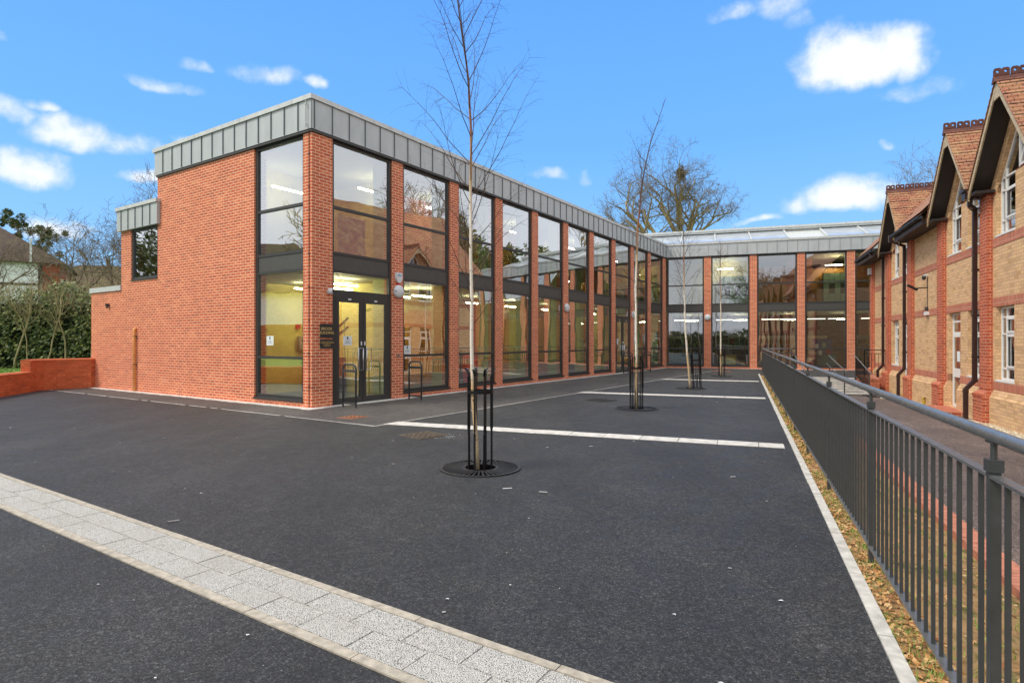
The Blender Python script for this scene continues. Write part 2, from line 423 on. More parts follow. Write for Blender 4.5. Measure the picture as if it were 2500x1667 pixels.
# ------------------------------------------------------------------ camera, world, sun
cam = bpy.data.cameras.new('camera'); co = bpy.data.objects.new('camera', cam); COL.objects.link(co)
co.location = (0, 0, 1.6); co.rotation_euler = (R(90), 0, 0)
cam.sensor_width = 36; cam.lens = 36*1432/2500; cam.clip_end = 3000; cam.clip_start = .05
sc.camera = co
sc.view_settings.view_transform = 'Standard'; sc.view_settings.look = 'None'; sc.view_settings.exposure = 0.52; sc.view_settings.gamma = 1
sc.cycles.max_bounces = 8; sc.cycles.transparent_max_bounces = 24; sc.cycles.glossy_bounces = 4; sc.cycles.diffuse_bounces = 3
sc.cycles.sample_clamp_indirect = 4.0
w = bpy.data.worlds.new('World'); sc.world = w; w.use_nodes = True
nt = w.node_tree; bg = nt.nodes['Background']
SUN_AZ, SUN_EL = R(-110), R(52)      # azimuth from +Y towards +X
sky = N(nt, 'ShaderNodeTexSky'); sky.sky_type = 'NISHITA'; sky.sun_disc = False; sky.sun_elevation = SUN_EL; sky.sun_rotation = SUN_AZ
tc = N(nt, 'ShaderNodeTexCoord').outputs['Generated']
nv = N(nt, 'ShaderNodeVectorMath', operation='NORMALIZE'); nt.links.new(tc, nv.inputs[0])
sep = N(nt, 'ShaderNodeSeparateXYZ'); nt.links.new(nv.outputs[0], sep.inputs[0])
def mt(op, a, b=None, clamp=False):
    q = N(nt, 'ShaderNodeMath', operation=op); q.use_clamp = clamp
    for i, v in enumerate((a, b)):
        if v is None: continue
        if isinstance(v, (int, float)): q.inputs[i].default_value = v
        else: nt.links.new(v, q.inputs[i])
    return q.outputs[0]
az = mt('ARCTAN2', sep.outputs[0], sep.outputs[1]); el = mt('ARCSINE', sep.outputs[2])
wn_ = N(nt,'ShaderNodeTexNoise'); wn_.inputs['Scale'].default_value = 5.; wn_.inputs['Detail'].default_value = 5; nt.links.new(nv.outputs[0], wn_.inputs['Vector'])
wsp = N(nt,'ShaderNodeSeparateXYZ'); nt.links.new(wn_.outputs['Color'], wsp.inputs[0])
az0, el0 = az, el
az = mt('ADD', az, mt('MULTIPLY', mt('SUBTRACT', wsp.outputs[0], .5), .20)); el = mt('ADD', el, mt('MULTIPLY', mt('SUBTRACT', wsp.outputs[1], .5), .09))
n1 = noise(nt, nv.outputs[0], 7, 7, .58); n2 = noise(nt, nv.outputs[0], 26, 6, .6)
wob = mt('ADD', mt('MULTIPLY', mt('SUBTRACT', n1, .5), 2.4), mt('MULTIPLY', mt('SUBTRACT', n2, .5), 1.9))
blue = ramp(nt, [(0,(.30,.54,.80)),(.25,(.21,.46,.80)),(.6,(.13,.37,.80)),(1,(.10,.31,.80))], mt('MULTIPLY', el0, 1.9))
nish = mix(nt, 1.0, sky.outputs[0], (.10,.10,.10), 'MULTIPLY')
blue = mix(nt, .08, blue, nish)
clouds = [(1965,150,175,72,1.35),(2085,150,62,52,1.0),(2120,208,110,22,.5),(1850,185,60,34,.8),(1830,15,95,40,.75),(1695,38,50,20,.5),
 (1940,470,150,38,1.0),(2010,455,60,28,.9),(60,395,110,48,1.0),(190,322,135,34,.95),(25,258,80,32,.8),(118,262,34,15,.6),(345,180,88,16,.65),
 (455,146,40,14,.6),(640,185,100,24,.5),(735,208,26,18,.9),(400,325,42,18,.7),(300,403,70,15,.7),(60,120,24,14,.5),(120,520,90,26,.9),
 (1245,418,46,14,.7),(180,503,50,10,.5),(2055,350,20,13,.5),(1720,512,80,10,.6),(1335,415,20,14,.4),(1860,60,50,30,.5)]
tot = None
for (x, y, rx, ry, k) in clouds:
    a0 = math.atan((x-1176)/1347); e0 = math.atan((784-y)/1347*math.cos(a0)); ca = math.cos(a0)
    ra = rx/1347*ca*ca*1.0; re = ry/1347*ca*1.12
    dx = mt('MULTIPLY', mt('SUBTRACT', az, a0), 1/ra); dy0 = mt('MULTIPLY', mt('SUBTRACT', el, e0), 1/re)
    dy = mt('MAXIMUM', dy0, mt('MULTIPLY', dy0, -1.6))          # flatter bases
    d = mt('ADD', mt('MULTIPLY', dx, dx), mt('MULTIPLY', dy, dy))
    val = mt('MULTIPLY', mt('SUBTRACT', 1.15, d), k)
    tot = val if tot is None else mt('MAXIMUM', tot, val)
cm = mt('ADD', tot, wob)
mr = N(nt, 'ShaderNodeMapRange'); mr.interpolation_type = 'SMOOTHSTEP'; nt.links.new(cm, mr.inputs[0]); mr.inputs[1].default_value = -.12; mr.inputs[2].default_value = 1.5
cl = mr.outputs[0]
ccol = ramp(nt, [(.3,(.62,.68,.76)),(.75,(.76,.77,.78))], mt('ADD', cl, mt('MULTIPLY', mt('SUBTRACT', n1, .5), .9)))
front = mix(nt, mt('MULTIPLY', cl, .97), blue, ccol)
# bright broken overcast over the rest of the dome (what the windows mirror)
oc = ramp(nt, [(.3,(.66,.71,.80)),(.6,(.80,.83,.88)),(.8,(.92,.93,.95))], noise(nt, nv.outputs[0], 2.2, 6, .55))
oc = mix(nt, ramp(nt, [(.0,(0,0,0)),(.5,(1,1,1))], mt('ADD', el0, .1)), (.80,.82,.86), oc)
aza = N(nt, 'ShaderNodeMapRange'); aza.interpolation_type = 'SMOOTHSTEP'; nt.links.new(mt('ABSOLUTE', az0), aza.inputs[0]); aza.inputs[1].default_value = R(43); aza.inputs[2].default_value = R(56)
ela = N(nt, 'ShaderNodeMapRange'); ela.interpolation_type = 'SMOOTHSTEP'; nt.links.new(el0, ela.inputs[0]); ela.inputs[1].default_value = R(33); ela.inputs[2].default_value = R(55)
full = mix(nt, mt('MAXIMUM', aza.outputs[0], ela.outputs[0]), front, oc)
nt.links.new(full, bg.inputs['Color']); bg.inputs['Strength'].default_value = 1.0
sl = bpy.data.lights.new('sun', 'SUN'); so = bpy.data.objects.new('sun', sl); COL.objects.link(so)
sl.energy = 2.0; sl.angle = R(16); sl.color = (1, .92, .80)
sd = Vector((math.sin(SUN_AZ)*math.cos(SUN_EL), math.cos(SUN_AZ)*math.cos(SUN_EL), math.sin(SUN_EL)))
so.rotation_euler = sd.to_track_quat('Z', 'Y').to_euler(); so.location = (-10, -5, 30)

# ------------------------------------------------------------------ ground
def sheet(name, pts, mat, z=None, kind='structure', label=None, cat=None):
    b = MB(); b.face([(p[0], p[1], (z if z is not None else p[2])) for p in pts])
    o = b.build(name, mat); o['kind'] = kind
    if label: o['label'] = label
    return o
g = MB()
for i in range(-10, 10):
    for j in range(-8, 12):
        g.face([(i*60,j*60,-.55),(i*60+60,j*60,-.55),(i*60+60,j*60+60,-.55),(i*60,j*60+60,-.55)])
o = g.build('ground', M['grass']); o['kind'] = 'structure'
KP = -.15
asp = [D(KP,-14), D(KP,25.62), D(1.25,25.62), D(1.25,24.3), D(5.2,24.3), D(5.2,25.1), D(12,25.1), D(12,34), A(26,2), A(1,2), A(1,11), A(-.3,12.6)]
asp += [Vector((-16.2,20.6,0)), Vector((-17,17,0)), Vector((-24,10,0)), Vector((-24,-14,0))]
b = MB(); b.prism([(p.x,p.y) for p in asp], -.5, 0)
o = b.build('asphalt_yard', M['asphalt']); o['kind'] = 'structure'
# older asphalt strip along the two facades
st = [A(-1.3,-3.5), A(25.4,-3.5), A(25.9,0.1), A(0.1,.1), A(.1,12.2), A(-1.3,12.9)]
sheet('pavement', st, M['asphalt2'], .004)
# pale joint line at its edge
b = MB()
for k in range(60):
    x0 = -1.3+k*.45; 
    if x0 > 25: break
    b.box(x0, x0+.45, -3.5-.012-random.random()*.012, -3.5+.012+random.random()*.008, .004, .008)
for k in range(34):
    y0 = -3.5+k*.48; b.box(-1.3-.012-random.random()*.01, -1.3+.01+random.random()*.01, y0, y0+(.48 if random.random()<.8 else .3), .004, .008)
o = b.build('pavement_joint', M['band'], M=FA); o['kind'] = 'structure'
# mowing strip of pale concrete at the foot of the walls
b = MB()
def ragged(b, x0, x1, ya, yb, z, horizontal=True, n=60):
    for k in range(n):
        a0 = x0+(x1-x0)*k/n; a1 = x0+(x1-x0)*(k+1)/n
        r = random.uniform(-.03,.03)
        if horizontal: b.box(a0, a1, ya+r, yb, 0.002, z)
        else: b.box(ya+r, yb, a0, a1, .002, z)
ragged(b, -.3, 25.5, -.27, .02, .012)
ragged(b, 0.02, 11.95, -.25, .02, .012, False)
o = b.build('gravel_margin', M['band'], M=FA); o['kind'] = 'structure'
b = MB(); b.box(.1, 12, -.22, .02, .002, .014); o = b.build('gravel_margin', M['band'], M=FB); o['kind'] = 'structure'
# white bands across the yard
rr = random.Random(4)
def band_left(s):
    p = -.2
    while p > -16:
        q = FA.inverted() @ D(p, s)
        if q.y > -3.44: return p
        p -= .01
    return p
for s0, wd in ((4.75,.40), (12.85,.42), (20.3,.45)):
    b = MB(); pa = band_left(s0); pb = band_left(s0+wd)
    q = max(pa, pb)
    b.prism([(pa,s0),(q,s0),(q,s0+wd),(pb,s0+wd)], .003, .009)
    while q < KP-.1:
        e = min(q+.596, KP-.1); b.box(q+.006, e, s0+rr.uniform(-.006,.006), s0+wd+rr.uniform(-.006,.006), .003, .009+rr.uniform(0,.003)); q += .6
    o = b.build('paving_band', M['band'], M=FD); o['kind'] = 'structure'
# foreground band: kerbs and exposed-aggregate slabs, parallel to the left facade
FG = Matrix.Rotation(RA - math.pi/2, 4, 'Z')       # x along band (towards right/near), y across (away)
def G(x, y): return FG @ Vector((x, y, 0))
b = MB()
x = -16.
rr = random.Random(3)
for row, (y0, y1) in enumerate(((2.087,2.283),(2.292,2.488))):
    x = -16 + .2*row
    while x < 6:
        b.box(x, x+.391, y0, y1, -.02, .006 + rr.uniform(0,.004)); x += .4
b.box(-16, 6, 2.083, 2.492, -.03, .002)
o = b.build('paving_slabs', M['slab'], M=FG); o['kind'] = 'structure'
for y0, y1 in ((2.02,2.082),(2.493,2.55)):
    b = MB(); x = -16
    while x < 6:
        b.box(x, x+.908, y0+rr.uniform(-.002,.002), y1+rr.uniform(-.002,.002), -.02, .010); x += .914
    o = b.build('kerb', M['conc'], M=FG); o['kind'] = 'structure'
# kerb along fence
b = MB(); s = -14.
while s < 25.6:
    b.box(KP+rr.uniform(-.003,.003), KP+.075, s, s+.905, -.3, .012); s += .915
o = b.build('fence_kerb', M['kerb2'], M=FD); o['kind'] = 'structure'
# planting strip (uneven clay slope)
b = MB(); ps = [KP+.075+i*(1.1-KP-.075)/14 for i in range(15)]; ns = 330
rs = random.Random(5)
def soilz(p, s):
    t = max(0, (p-.05)/1.05)
    return -.012 - .33*min(1, t)**1.2
hz = {}
for i, p in enumerate(ps):
    for j in range(ns+1):
        s = -14+j*39.55/ns
        hz[i,j] = (p, s, soilz(p,s) + (rs.uniform(-.018,.018) if 0 < i < 14 else 0))
for i in range(14):
    for j in range(ns):
        b.face([hz[i,j], hz[i+1,j], hz[i+1,j+1], hz[i,j+1]])
o = b.build('planting_strip', M['soil'], M=FD, smooth=True); o['kind'] = 'structure'
# brick edging
b = MB(); s = -14.
while s < 24:
    b.box(1.1, 1.315, s, s+.071, -.5, -.272+rs.uniform(-.003,.003)); s += .0755
o = b.build('brick_edging', M['edging'], M=FD); o['kind'] = 'structure'
b = MB()
pz = lambda s: -.30 if s < 12 else -.30-.12*min(1,(s-12)/8.2)
ss = [-14,-5,0,4,8,12,15,18,20.2,20.6]
for i in range(len(ss)-1):
    b.face([(1.31,ss[i],pz(ss[i])),(4.6,ss[i],pz(ss[i])),(4.6,ss[i+1],pz(ss[i+1])),(1.31,ss[i+1],pz(ss[i+1]))])
o = b.build('footpath', M['path'], M=FD); o['kind'] = 'structure'
# pebble margin along right building
b = MB()
def rock(b, x, y, z, r, rnd):
    n = len(b.v); k = 6
    pts = []
    for i in range(k):
        t = 2*math.pi*i/k; q = r*rnd.uniform(.7,1.1); pts.append((x+q*math.cos(t), y+q*1.3*math.sin(t), z))
    top = [(x+(a-x)*.55, y+(c-y)*.55, z+r*.55) for a, c, _ in pts]
    b.v += pts+top
    for i in range(k):
        j = (i+1)%k; b.f.append((n+i,n+j,n+k+j,n+k+i)); b.uv.append(None)
    b.f.append(tuple(n+k+i for i in range(k))); b.uv.append(None)
for i in range(5200):
    s = rs.uniform(6, 21.3); p = rs.uniform(3.95 if s < 19 else 3.7, 4.5)
    if 12.9 < s < 15.5: continue
    rock(b, p, s, pz(s)+.002, rs.uniform(.014,.04), rs)
o = b.build('pebbles', M['pebble'], M=FD); tag(o, 'loose cream pebbles along the foot of the buff brick building', 'pebbles', kind='stuff')
# leaf litter and grass on the strip
b = MB()
for i in range(8500):
    s = -3.6 + (rs.random()**1.9)*28; p = rs.uniform(KP+.08, 1.08)
    if rs.random() < .6: p = rs.uniform(KP+.08, .14)
    z = soilz(p, s)+.018; r = rs.uniform(.008,.026)*(1 if s < 4 else 1.5); t = rs.uniform(0, 6.28); ti = rs.uniform(-.9,.9)
    dx = Vector((math.cos(t), math.sin(t), ti*.6))*r; dy = Vector((-math.sin(t), math.cos(t), rs.uniform(-.5,.5)))*r*.55
    c = Vector((p, s, z))
    b.face([c-dx, c-dy*.9, c+dx, c+dy])
o = b.build('fallen_leaves', M['litterleaf'], M=FD); tag(o, 'brown fallen leaves littering the clay strip beside the fence', 'leaves', kind='stuff')
b = MB()
for i in range(560):
    s0 = -3.6 + (rs.random()**1.8)*27; p0 = rs.choice([rs.uniform(KP+.08,.1), rs.uniform(.1,1.05)])
    for k in range(rs.randint(8,26)):
        p = min(1.08, max(KP+.08, p0+rs.gauss(0,.04))); s = s0+rs.gauss(0,.07); z = soilz(p,s)
        h = rs.uniform(.02,.06); t = rs.uniform(0,6.28); l = rs.uniform(.01,.05)
        w_ = .0028 if s < 5 else .005
        b.face([(p-w_*math.sin(t), s+w_*math.cos(t), z), (p+w_*math.sin(t), s-w_*math.cos(t), z), (p+l*math.cos(t), s+l*math.sin(t), z+h)])
o = b.build('grass_tufts', M['blade'], M=FD); tag(o, 'sparse green grass tufts growing in the clay strip', 'grass', kind='stuff')
# pale flecks of litter on the asphalt
b = MB()
for i in range(170):
    d = 2.6 + 26*rs.random()**1.3; x = rs.uniform(-.95,.5)*d
    q = FD.inverted() @ Vector((x, d, 0))
    qa = FA.inverted() @ Vector((x, d, 0))
    if q.x > -.3 or (qa.x > -.3 and qa.y > -.3): continue
    gb = FG.inverted() @ Vector((x, d, 0))
    if 1.98 < gb.y < 2.58: continue
    r = rs.choice([.003,.004,.006,.008,.012]) * (1 if d < 7 else 1.5); t = rs.uniform(0,6.28); pts = []
    for k in range(5):
        a = t+k*1.256; e = rs.uniform(.5,1.1)*r; pts.append((x+e*math.cos(a)*1.5, d+e*math.sin(a), .0095+.002*(k%2)))
    b.face(pts)
for i in range(60):
    x = -1.05+rs.gauss(0,.12); d = 9.9+rs.gauss(0,.05)*3; r = rs.uniform(.003,.011)
    b.face([(x-r*1.8,d,.010),(x,d-r,.010),(x+r*1.8,d,.010),(x,d+r,.010)])
for (x, d, l, t) in ((-3.0,5.2,.09,.5),(-.05,6.35,.1,.2),(.33,6.2,.09,-.3),(-1.35,2.35,.03,.3),(2.6,6.9,.06,.2),(1.2,8.9,.06,.1)):
    b.beam((x-l/2*math.cos(t), d-l/2*math.sin(t), .012), (x+l/2*math.cos(t), d+l/2*math.sin(t), .012), .012, .006)
o = b.build('litter_flecks', M['fleck']); tag(o, 'tiny pale specks of litter scattered over the dark asphalt', 'litter', kind='stuff')

# ------------------------------------------------------------------ manhole covers
def manhole(label, px, py, rz, w_, h_, mat, grp='covers set in the ground'):
    t = thing('manhole_cover', label, 'manhole cover', (px, py, .004), rz, grp)
    b = MB(); b.box(-w_/2-.03, w_/2+.03, -h_/2-.03, h_/2+.03, -.02, .006); b.build('cover_frame', mat, t)
    b = MB(); b.box(-w_/2, w_/2, -h_/2, h_/2, -.01, .010)
    n = int(w_/.06)
    for i in range(n):
        for j in range(int(h_/.06)):
            x = -w_/2+.03+i*.06; y = -h_/2+.03+j*.06
            if (i+j) % 2: b.box(x-.022, x+.022, y-.007, y+.007, .010, .016)
            else: b.box(x-.007, x+.007, y-.022, y+.022, .010, .016)
    b.build('cover_plate', mat, t); return t
M['cover'] = plain('cast_iron_cover', (.15,.12,.09), .5, .5, .3, 15)
M['coverdark'] = plain('dark_cover', (.05,.048,.045), .6, .3, .2, 15)
M['coverred'] = plain('red_recess_cover', (.28,.12,.065), .7, 0, .25, 25)
manhole('grey square ridged cover in the yard left of the nearest birch', -1.50, 10.0, R(45), .56, .56, M['cover'])
manhole('reddish square cover in the older strip before the double door', -3.35, 12.35, RA, .42, .42, M['coverred'])
manhole('dark cover in the yard left of the second birch', 2.4, 15.9, R(45), .6, .6, M['coverdark'])
manhole('rusty cover beyond the farthest birch', 11.2, 31.4, RB, .9, .7, M['coverred'])

# ------------------------------------------------------------------ glazed bays
ZT = 6.66
def bay(root, x0, x1, Mx=None, door=False, upper=True, lower=True, zlab=None):
    """one full-height glazed bay in a facade frame; y inward"""
    f = MB(); j = .075; y0, y1 = .05, .15
    zb = 0.0 if door else .16
    f.box(x0, x0+j, y0, y1, zb, ZT); f.box(x1-j, x1, y0, y1, zb, ZT)
    hz = [(3.33,3.40),(3.78,3.85),(4.93,5.0),(6.56,ZT)]
    if not door: hz += [(.16,.25),(1.16,1.225)]
    else: hz += [(2.74,2.90)]
    for a, c in hz: f.box(x0+j, x1-j, y0+.004, y1-.004, a, c)
    if not door: f.box(x0-.01, x1+.01, -.035, y0-.002, .115, .165)
    win = f.build('window', M['frame'], root, Mx)
    s = MB(); s.box(x0+j, x1-j, .07, .13, 3.40, 3.78); s.build('spandrel_panel', M['spandrel'], win, Mx)
    g = MB(); lv = sorted(hz)
    zs = [zb]+[v for a, c in lv for v in (a, c)]
    segs = [(lv[i][1], lv[i+1][0]) for i in range(len(lv)-1)]
    for a, c in segs:
        if abs(a-3.40) < .01: continue
        g.box(x0+j-.005, x1-j+.005, .095, .103, a-.005, c+.005)
    g.build('pane', M['glass'], win, Mx)
    if door:
        xm = (x0+x1)/2 + .0
        for k, (a, c) in enumerate(((x0+j+.06, xm-.01), (xm+.01, x1-j-.06))):
            d = MB(); t = .095; ya, yb = .04, .095
            d.box(a, a+t, ya, yb, .01, 2.74); d.box(c-t, c, ya, yb, .01, 2.74)
            d.box(a+t, c-t, ya, yb, .01, .16); d.box(a+t, c-t, ya, yb, 2.60, 2.74)
            dr = d.build('door', M['frame'], root, Mx)
            p = MB(); p.box(a+t-.004, c-t+.004, .065, .073, .155, 2.605); p.build('pane', M['glass'], dr, Mx)
            h = MB(); hx = (c-.05) if k == 0 else (a+.05); dx = -.16 if k == 0 else .16
            h.tube([(hx,.045,.85),(hx,-.035,.85),(hx+dx,-.035,.85),(hx+dx,-.035,1.42) ,(hx,-.035,1.42),(hx,.045,1.42)][0:6], .014, 8)
            h.tube([(hx,-.035,.85),(hx,-.035,1.42)], .014, 8)
            h.build('handle', M['steel'], dr, Mx, True)
            q = MB(); q.box((a+c)/2-.05, (a+c)/2+.05, .036, .04, 2.66, 2.70); q.box(hx-.02, hx+.02, .034, .04, 1.5, 1.6); q.build('door_label', M['whiteplastic'], dr, Mx)
        f2 = MB(); f2.box(x0+j, x0+j+.055, .045, .12, 0, 2.74); f2.box(x1-j-.055, x1-j, .045, .12, 0, 2.74); f2.build('door_frame', M['frame'], root, Mx)
    return win

bld = thing('school_building', 'two-storey orange brick and glass school block with grey zinc fascia wrapping the yard', 'building', OA, RA)
# ---- brickwork of the block
PW = .43
pil = [2.69, 5.215, 7.73, 10.21, 12.74, 15.27, 17.79, 20.27, 22.83, 25.38]
b = MB(); b.box(0, .62, 0, .32, 0, ZT+.02); b.build('brick_pillar', M['brick'], bld)
for i, x in enumerate(pil):
    b = MB(); b.box(x, x+(PW if i < 9 else .52), 0, .32, 0, ZT+.02); b.build('brick_pillar', M['brick'], bld)
b = MB()
for i in range(10):
    a = .62 if i == 0 else pil[i-1]+PW; c = pil[i]
    if i in (0, 7): continue
    b.box(a, c, .002, .3, 0, .155)
b.build('brick_plinth', M['brick'], bld)
for i in range(10):
    a = (.62 if i == 0 else pil[i-1]+PW)+.01; c = pil[i]-.01
    bay(bld, a, c, door=(i in (0, 7)))
# left (end) wall
b = MB()
b.box(0, .35, 2.32, 7.3, 0, ZT+.02)
b.box(.002, .35, .32, 2.32, 0, .155)
b.build('brick_wall', M['brick'], bld)
b = MB()
b.box(.0, .35, 7.3, 9.3, 0, 3.55); b.box(.0, .35, 9.0, 9.3, 3.55, 5.2); b.box(0, .35, 9.312, 9.67, 0, 5.2)
b.box(.004, .3, 9.3, 9.312, 0, 5.2)
b.box(0, .35, 9.67, 11.9, 0, 3.28)
b.box(.35, 6.5, 11.55, 11.9, 0, 3.28); b.box(.35, 6.5, 9.32, 9.67, 3.28, 5.2)
b.build('brick_wall', M['brick'], bld)
bay(bld, -2.31, -.33, ML)
# small side window at first floor
f = MB(); f.box(.03,.13,7.31,7.39,3.58,5.2); f.box(.03,.13,8.91,8.99,3.58,5.2); f.box(.034,.126,7.39,8.91,3.58,3.66); f.box(.034,.126,7.39,8.91,5.12,5.2)
f.box(-.03,.03,7.31,8.99,3.55,3.585)
wn = f.build('window', M['frame'], bld); p = MB(); p.box(.07,.078,7.385,8.915,3.655,5.125); p.build('pane', M['glass'], wn)
# ---- zinc fascia
b = MB(); b.box(-.06, 25.87, -.06, -.002, 6.69, 7.385); b.build('zinc_fascia', M['zinc'], bld)
b = MB(); b.box(-.06, -.002, -.002, 7.36, 6.69, 7.385); b.box(-.002,.4,7.30,7.36,6.69,7.385); b.build('zinc_fascia', M['zinc'], bld)
b = MB(); x = .02
while x < 25.8: b.box(x, x+.014, -.088, -.06, 6.70, 7.385); x += .535
y = .42
while y < 7.3: b.box(-.088, -.06, y, y+.014, 6.70, 7.385); y += .535
b.box(-.075,-.06,-.075,-.06,6.69,7.385)
b.build('standing_seams', M['zincdark'], bld)
b = MB(); b.box(-.04, 25.87, -.045, .06, ZT-.03, 6.69); b.box(-.045,.06,.06,7.3,ZT-.03,6.69); b.build('soffit_trim', M['frame'], bld)
b = MB(); x = -.10
b.box(-.10, 25.9, -.10, .35, 7.387, 7.50); b.box(-.10, .3, .35, 7.42, 7.387, 7.50)
b.build('coping', M['zinclight'], bld)
b = MB(); x = 1.9
while x < 25: b.box(x, x+.03, -.104, .354, 7.389, 7.504); x += 2.45
y = .62
while y < 7.2: b.box(-.104, .304, y, y+.03, 7.389, 7.504); y += 2.2
b.build('coping_joints', M['zinc'], bld)
# second-tier fascia
b = MB(); b.box(-.10, -.003, 7.14, 9.76, 5.2, 5.86); b.box(-.003,.4,9.70,9.76,5.2,5.86); b.build('zinc_fascia', M['zinc'], bld)
b = MB(); b.box(-.14, .35, 7.12, 9.80, 5.862, 5.97); b.build('coping', M['zinclight'], bld)
b = MB()
for y in (7.55,8.02,8.49,8.96,9.43): b.box(-.125,-.10,y,y+.014,5.21,5.86)
b.build('standing_seams', M['zincdark'], bld)
b = MB(); b.box(-.04, .39, 9.66, 11.95, 3.283, 3.45); b.build('coping', M['zinclight'], bld)
# ---- roofs and hidden backs
b = MB(); b.box(.3, 30, .3, 7.25, 6.75, 7.2); b.build('roof', M['zinc'], bld)
b = MB(); b.box(.3, 6.5, 7.36, 9.6, 5.25, 5.7); b.box(.3, 6.5, 9.7, 11.85, 3.0, 3.3); b.build('roof', M['zinc'], bld)
b = MB(); b.box(.35, 28, 6.95, 7.25, 0, 6.75); b.box(6.4,6.6,7.25,11.9,0,3.3); b.build('rear_wall', M['brick'], bld)
# ---- interior shell
b = MB(); b.box(.35, 27.5, .16, 6.95, .001, .02); b.box(.5,27.5,.32,6.9,3.80,3.83); b.build('floor', M['floor'], bld)
b = MB(); b.box(.35, 27.5, .32, 6.9, 3.36, 3.70); b.box(.36,27.5,.35,6.9,6.60,6.72); b.build('ceiling', M['ceil'], bld)
bm = MB(); bp_ = MB(); bd = MB(); by = MB()
b = MB()
for x in pil: b.box(x+.02, x+.38, .34, .78, .02, 3.36); b.box(x+.02, x+.38, .34, .78, 3.83, 6.6)
b.box(.36,.6,.34,.6,.02,6.6)
b.build('interior_column', M['palegreen'], bld)
def iw(mat, x0, x1, y, z0, z1, th=.12):
    b = MB(); b.box(x0, x1, y, y+th, z0, z1); b.build('interior_wall', M[mat], bld)
# ground floor back walls, bay by bay
iw('yellowwall', .4, 5.3, 4.2, .02, 3.36)
iw('wood', 5.3, 8.3, 3.0, .02, 2.75); iw('yellowwall', 5.3, 8.3, 3.0, 2.75, 3.36)
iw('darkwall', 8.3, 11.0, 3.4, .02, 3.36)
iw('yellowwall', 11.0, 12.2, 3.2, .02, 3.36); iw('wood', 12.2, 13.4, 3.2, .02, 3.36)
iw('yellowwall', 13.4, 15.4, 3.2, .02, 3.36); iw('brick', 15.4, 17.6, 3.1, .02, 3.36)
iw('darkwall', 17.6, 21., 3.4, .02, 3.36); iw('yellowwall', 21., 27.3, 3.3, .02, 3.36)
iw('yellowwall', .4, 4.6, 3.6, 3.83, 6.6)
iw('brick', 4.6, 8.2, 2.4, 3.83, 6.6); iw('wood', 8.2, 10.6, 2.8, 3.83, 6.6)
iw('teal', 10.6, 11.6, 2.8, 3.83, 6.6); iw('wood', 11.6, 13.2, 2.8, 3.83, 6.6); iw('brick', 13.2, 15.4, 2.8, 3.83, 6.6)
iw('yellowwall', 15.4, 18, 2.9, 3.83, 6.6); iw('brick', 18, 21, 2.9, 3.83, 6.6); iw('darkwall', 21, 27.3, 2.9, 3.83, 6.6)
b = MB(); b.box(3.35,3.47,.95,4.2,.02,3.36); b.box(3.9,4.02,1.0,3.6,3.83,6.6); b.build('interior_wall', M['yellowwall'], bld)
# wooden double door seen through the second bay
for k, x in enumerate((4.35, 5.3)):
    d = MB(); d.box(x, x+.92, 2.75, 2.8, .02, 2.55); dd = d.build('interior_door', M['wood'], bld)
    h = MB(); h.box(x+(.62 if k else .1), x+(.78 if k else .26), 2.742, 2.749, .55, 2.1); h.build('vision_panel', M['frame'], dd)
    h = MB(); hx = x+(.1 if k else .8); h.tube([(hx,2.75,1.0),(hx,2.69,1.0),(hx,2.69,1.35),(hx,2.75,1.35)], .012, 6); h.build('handle', M['steel'], dd)
iw('wood', 3.5, 4.33, 2.78, .02, 2.6); iw('yellowwall', 3.5, 6.3, 2.78, 2.62, 3.36)
# staircase balustrade behind the end window
b = MB(); b.beam((1.9,2.7,1.0),(1.9,.9,2.0),.05,.05)
b.beam((1.9,2.9,.95),(1.9,.9,2.25),.04,.05)
for k in range(9):
    y = 2.8-k*.22; b.box(1.89,1.905,y-.008,y+.008,.02,1.02+k*.14)
b.build('stair_balustrade', M['frame'], bld)
b = MB(); b.box(2.9, 3.3, 2.6, 4.2, .02, 1.1); b.build('interior_counter', M['darkwall'], bld)
# lights (lit tubes)
def strip(x0, x1, y, z, Mx=None, m='lamp'):
    b = MB(); b.box(x0, x1, y-.03, y+.03, z-.04, z); b.build('ceiling_light', M[m], bld, Mx)
for x, y in ((1.2,1.2),(1.9,2.2),(1.9,3.2)): strip(x, x+1.3, y, 3.2)  # lobby strips; the front one is added to brighten the yellow wall
for x in (4.4,8.6,11.3,14.4,19,23): strip(x, x+1.1, 2.0, 3.1)
strip(4.9, 6.0, 1.3, 3.1)  # extra strip added to brighten the wood behind the second bay
for x in (3.0,6,11.2,16.4,21.5): strip(x, x+1.1, 1.7, 6.2, m='lampmid')
strip(1.0,2.0,3.0,6.0,m='lampmid')

# ---- rear wing
BC = .30
pilB = [2.2, 4.735, 7.25, 9.76, 12.3, 14.8, 17.3, 19.8, 22.3, 24.8]
for x in pilB:
    b = MB(); b.box(x, x+.40, 0, .32, 0, ZT+.02); b.build('brick_pillar', M['brick'], bld, AtoB)
b = MB(); b.box(.0, 25.2, .002, .3, 0, .115)
for i in range(10):
    a = .07 if i == 0 else pilB[i-1]+.40; b.box(a, pilB[i], .004, .3, .115, .155)
b.build('brick_plinth', M['brick'], bld, AtoB)
for i in range(10):
    a = .08 if i == 0 else pilB[i-1]+.41
    bay(bld, a, pilB[i]-.01, AtoB)
b = MB(); b.box(-.04, 26, -.07, -.002, 6.69, 7.385); b.build('zinc_fascia', M['zinc'], bld, AtoB)
b = MB(); x = .3
while x < 26: b.box(x, x+.012, -.09, -.07, 6.70, 7.385); x += .535
b.build('standing_seams', M['seam2'], bld, AtoB)
b = MB(); b.box(-.03, 26, -.11, .5, 7.387, 7.50); b.build('coping', M['zinclight'], bld, AtoB)
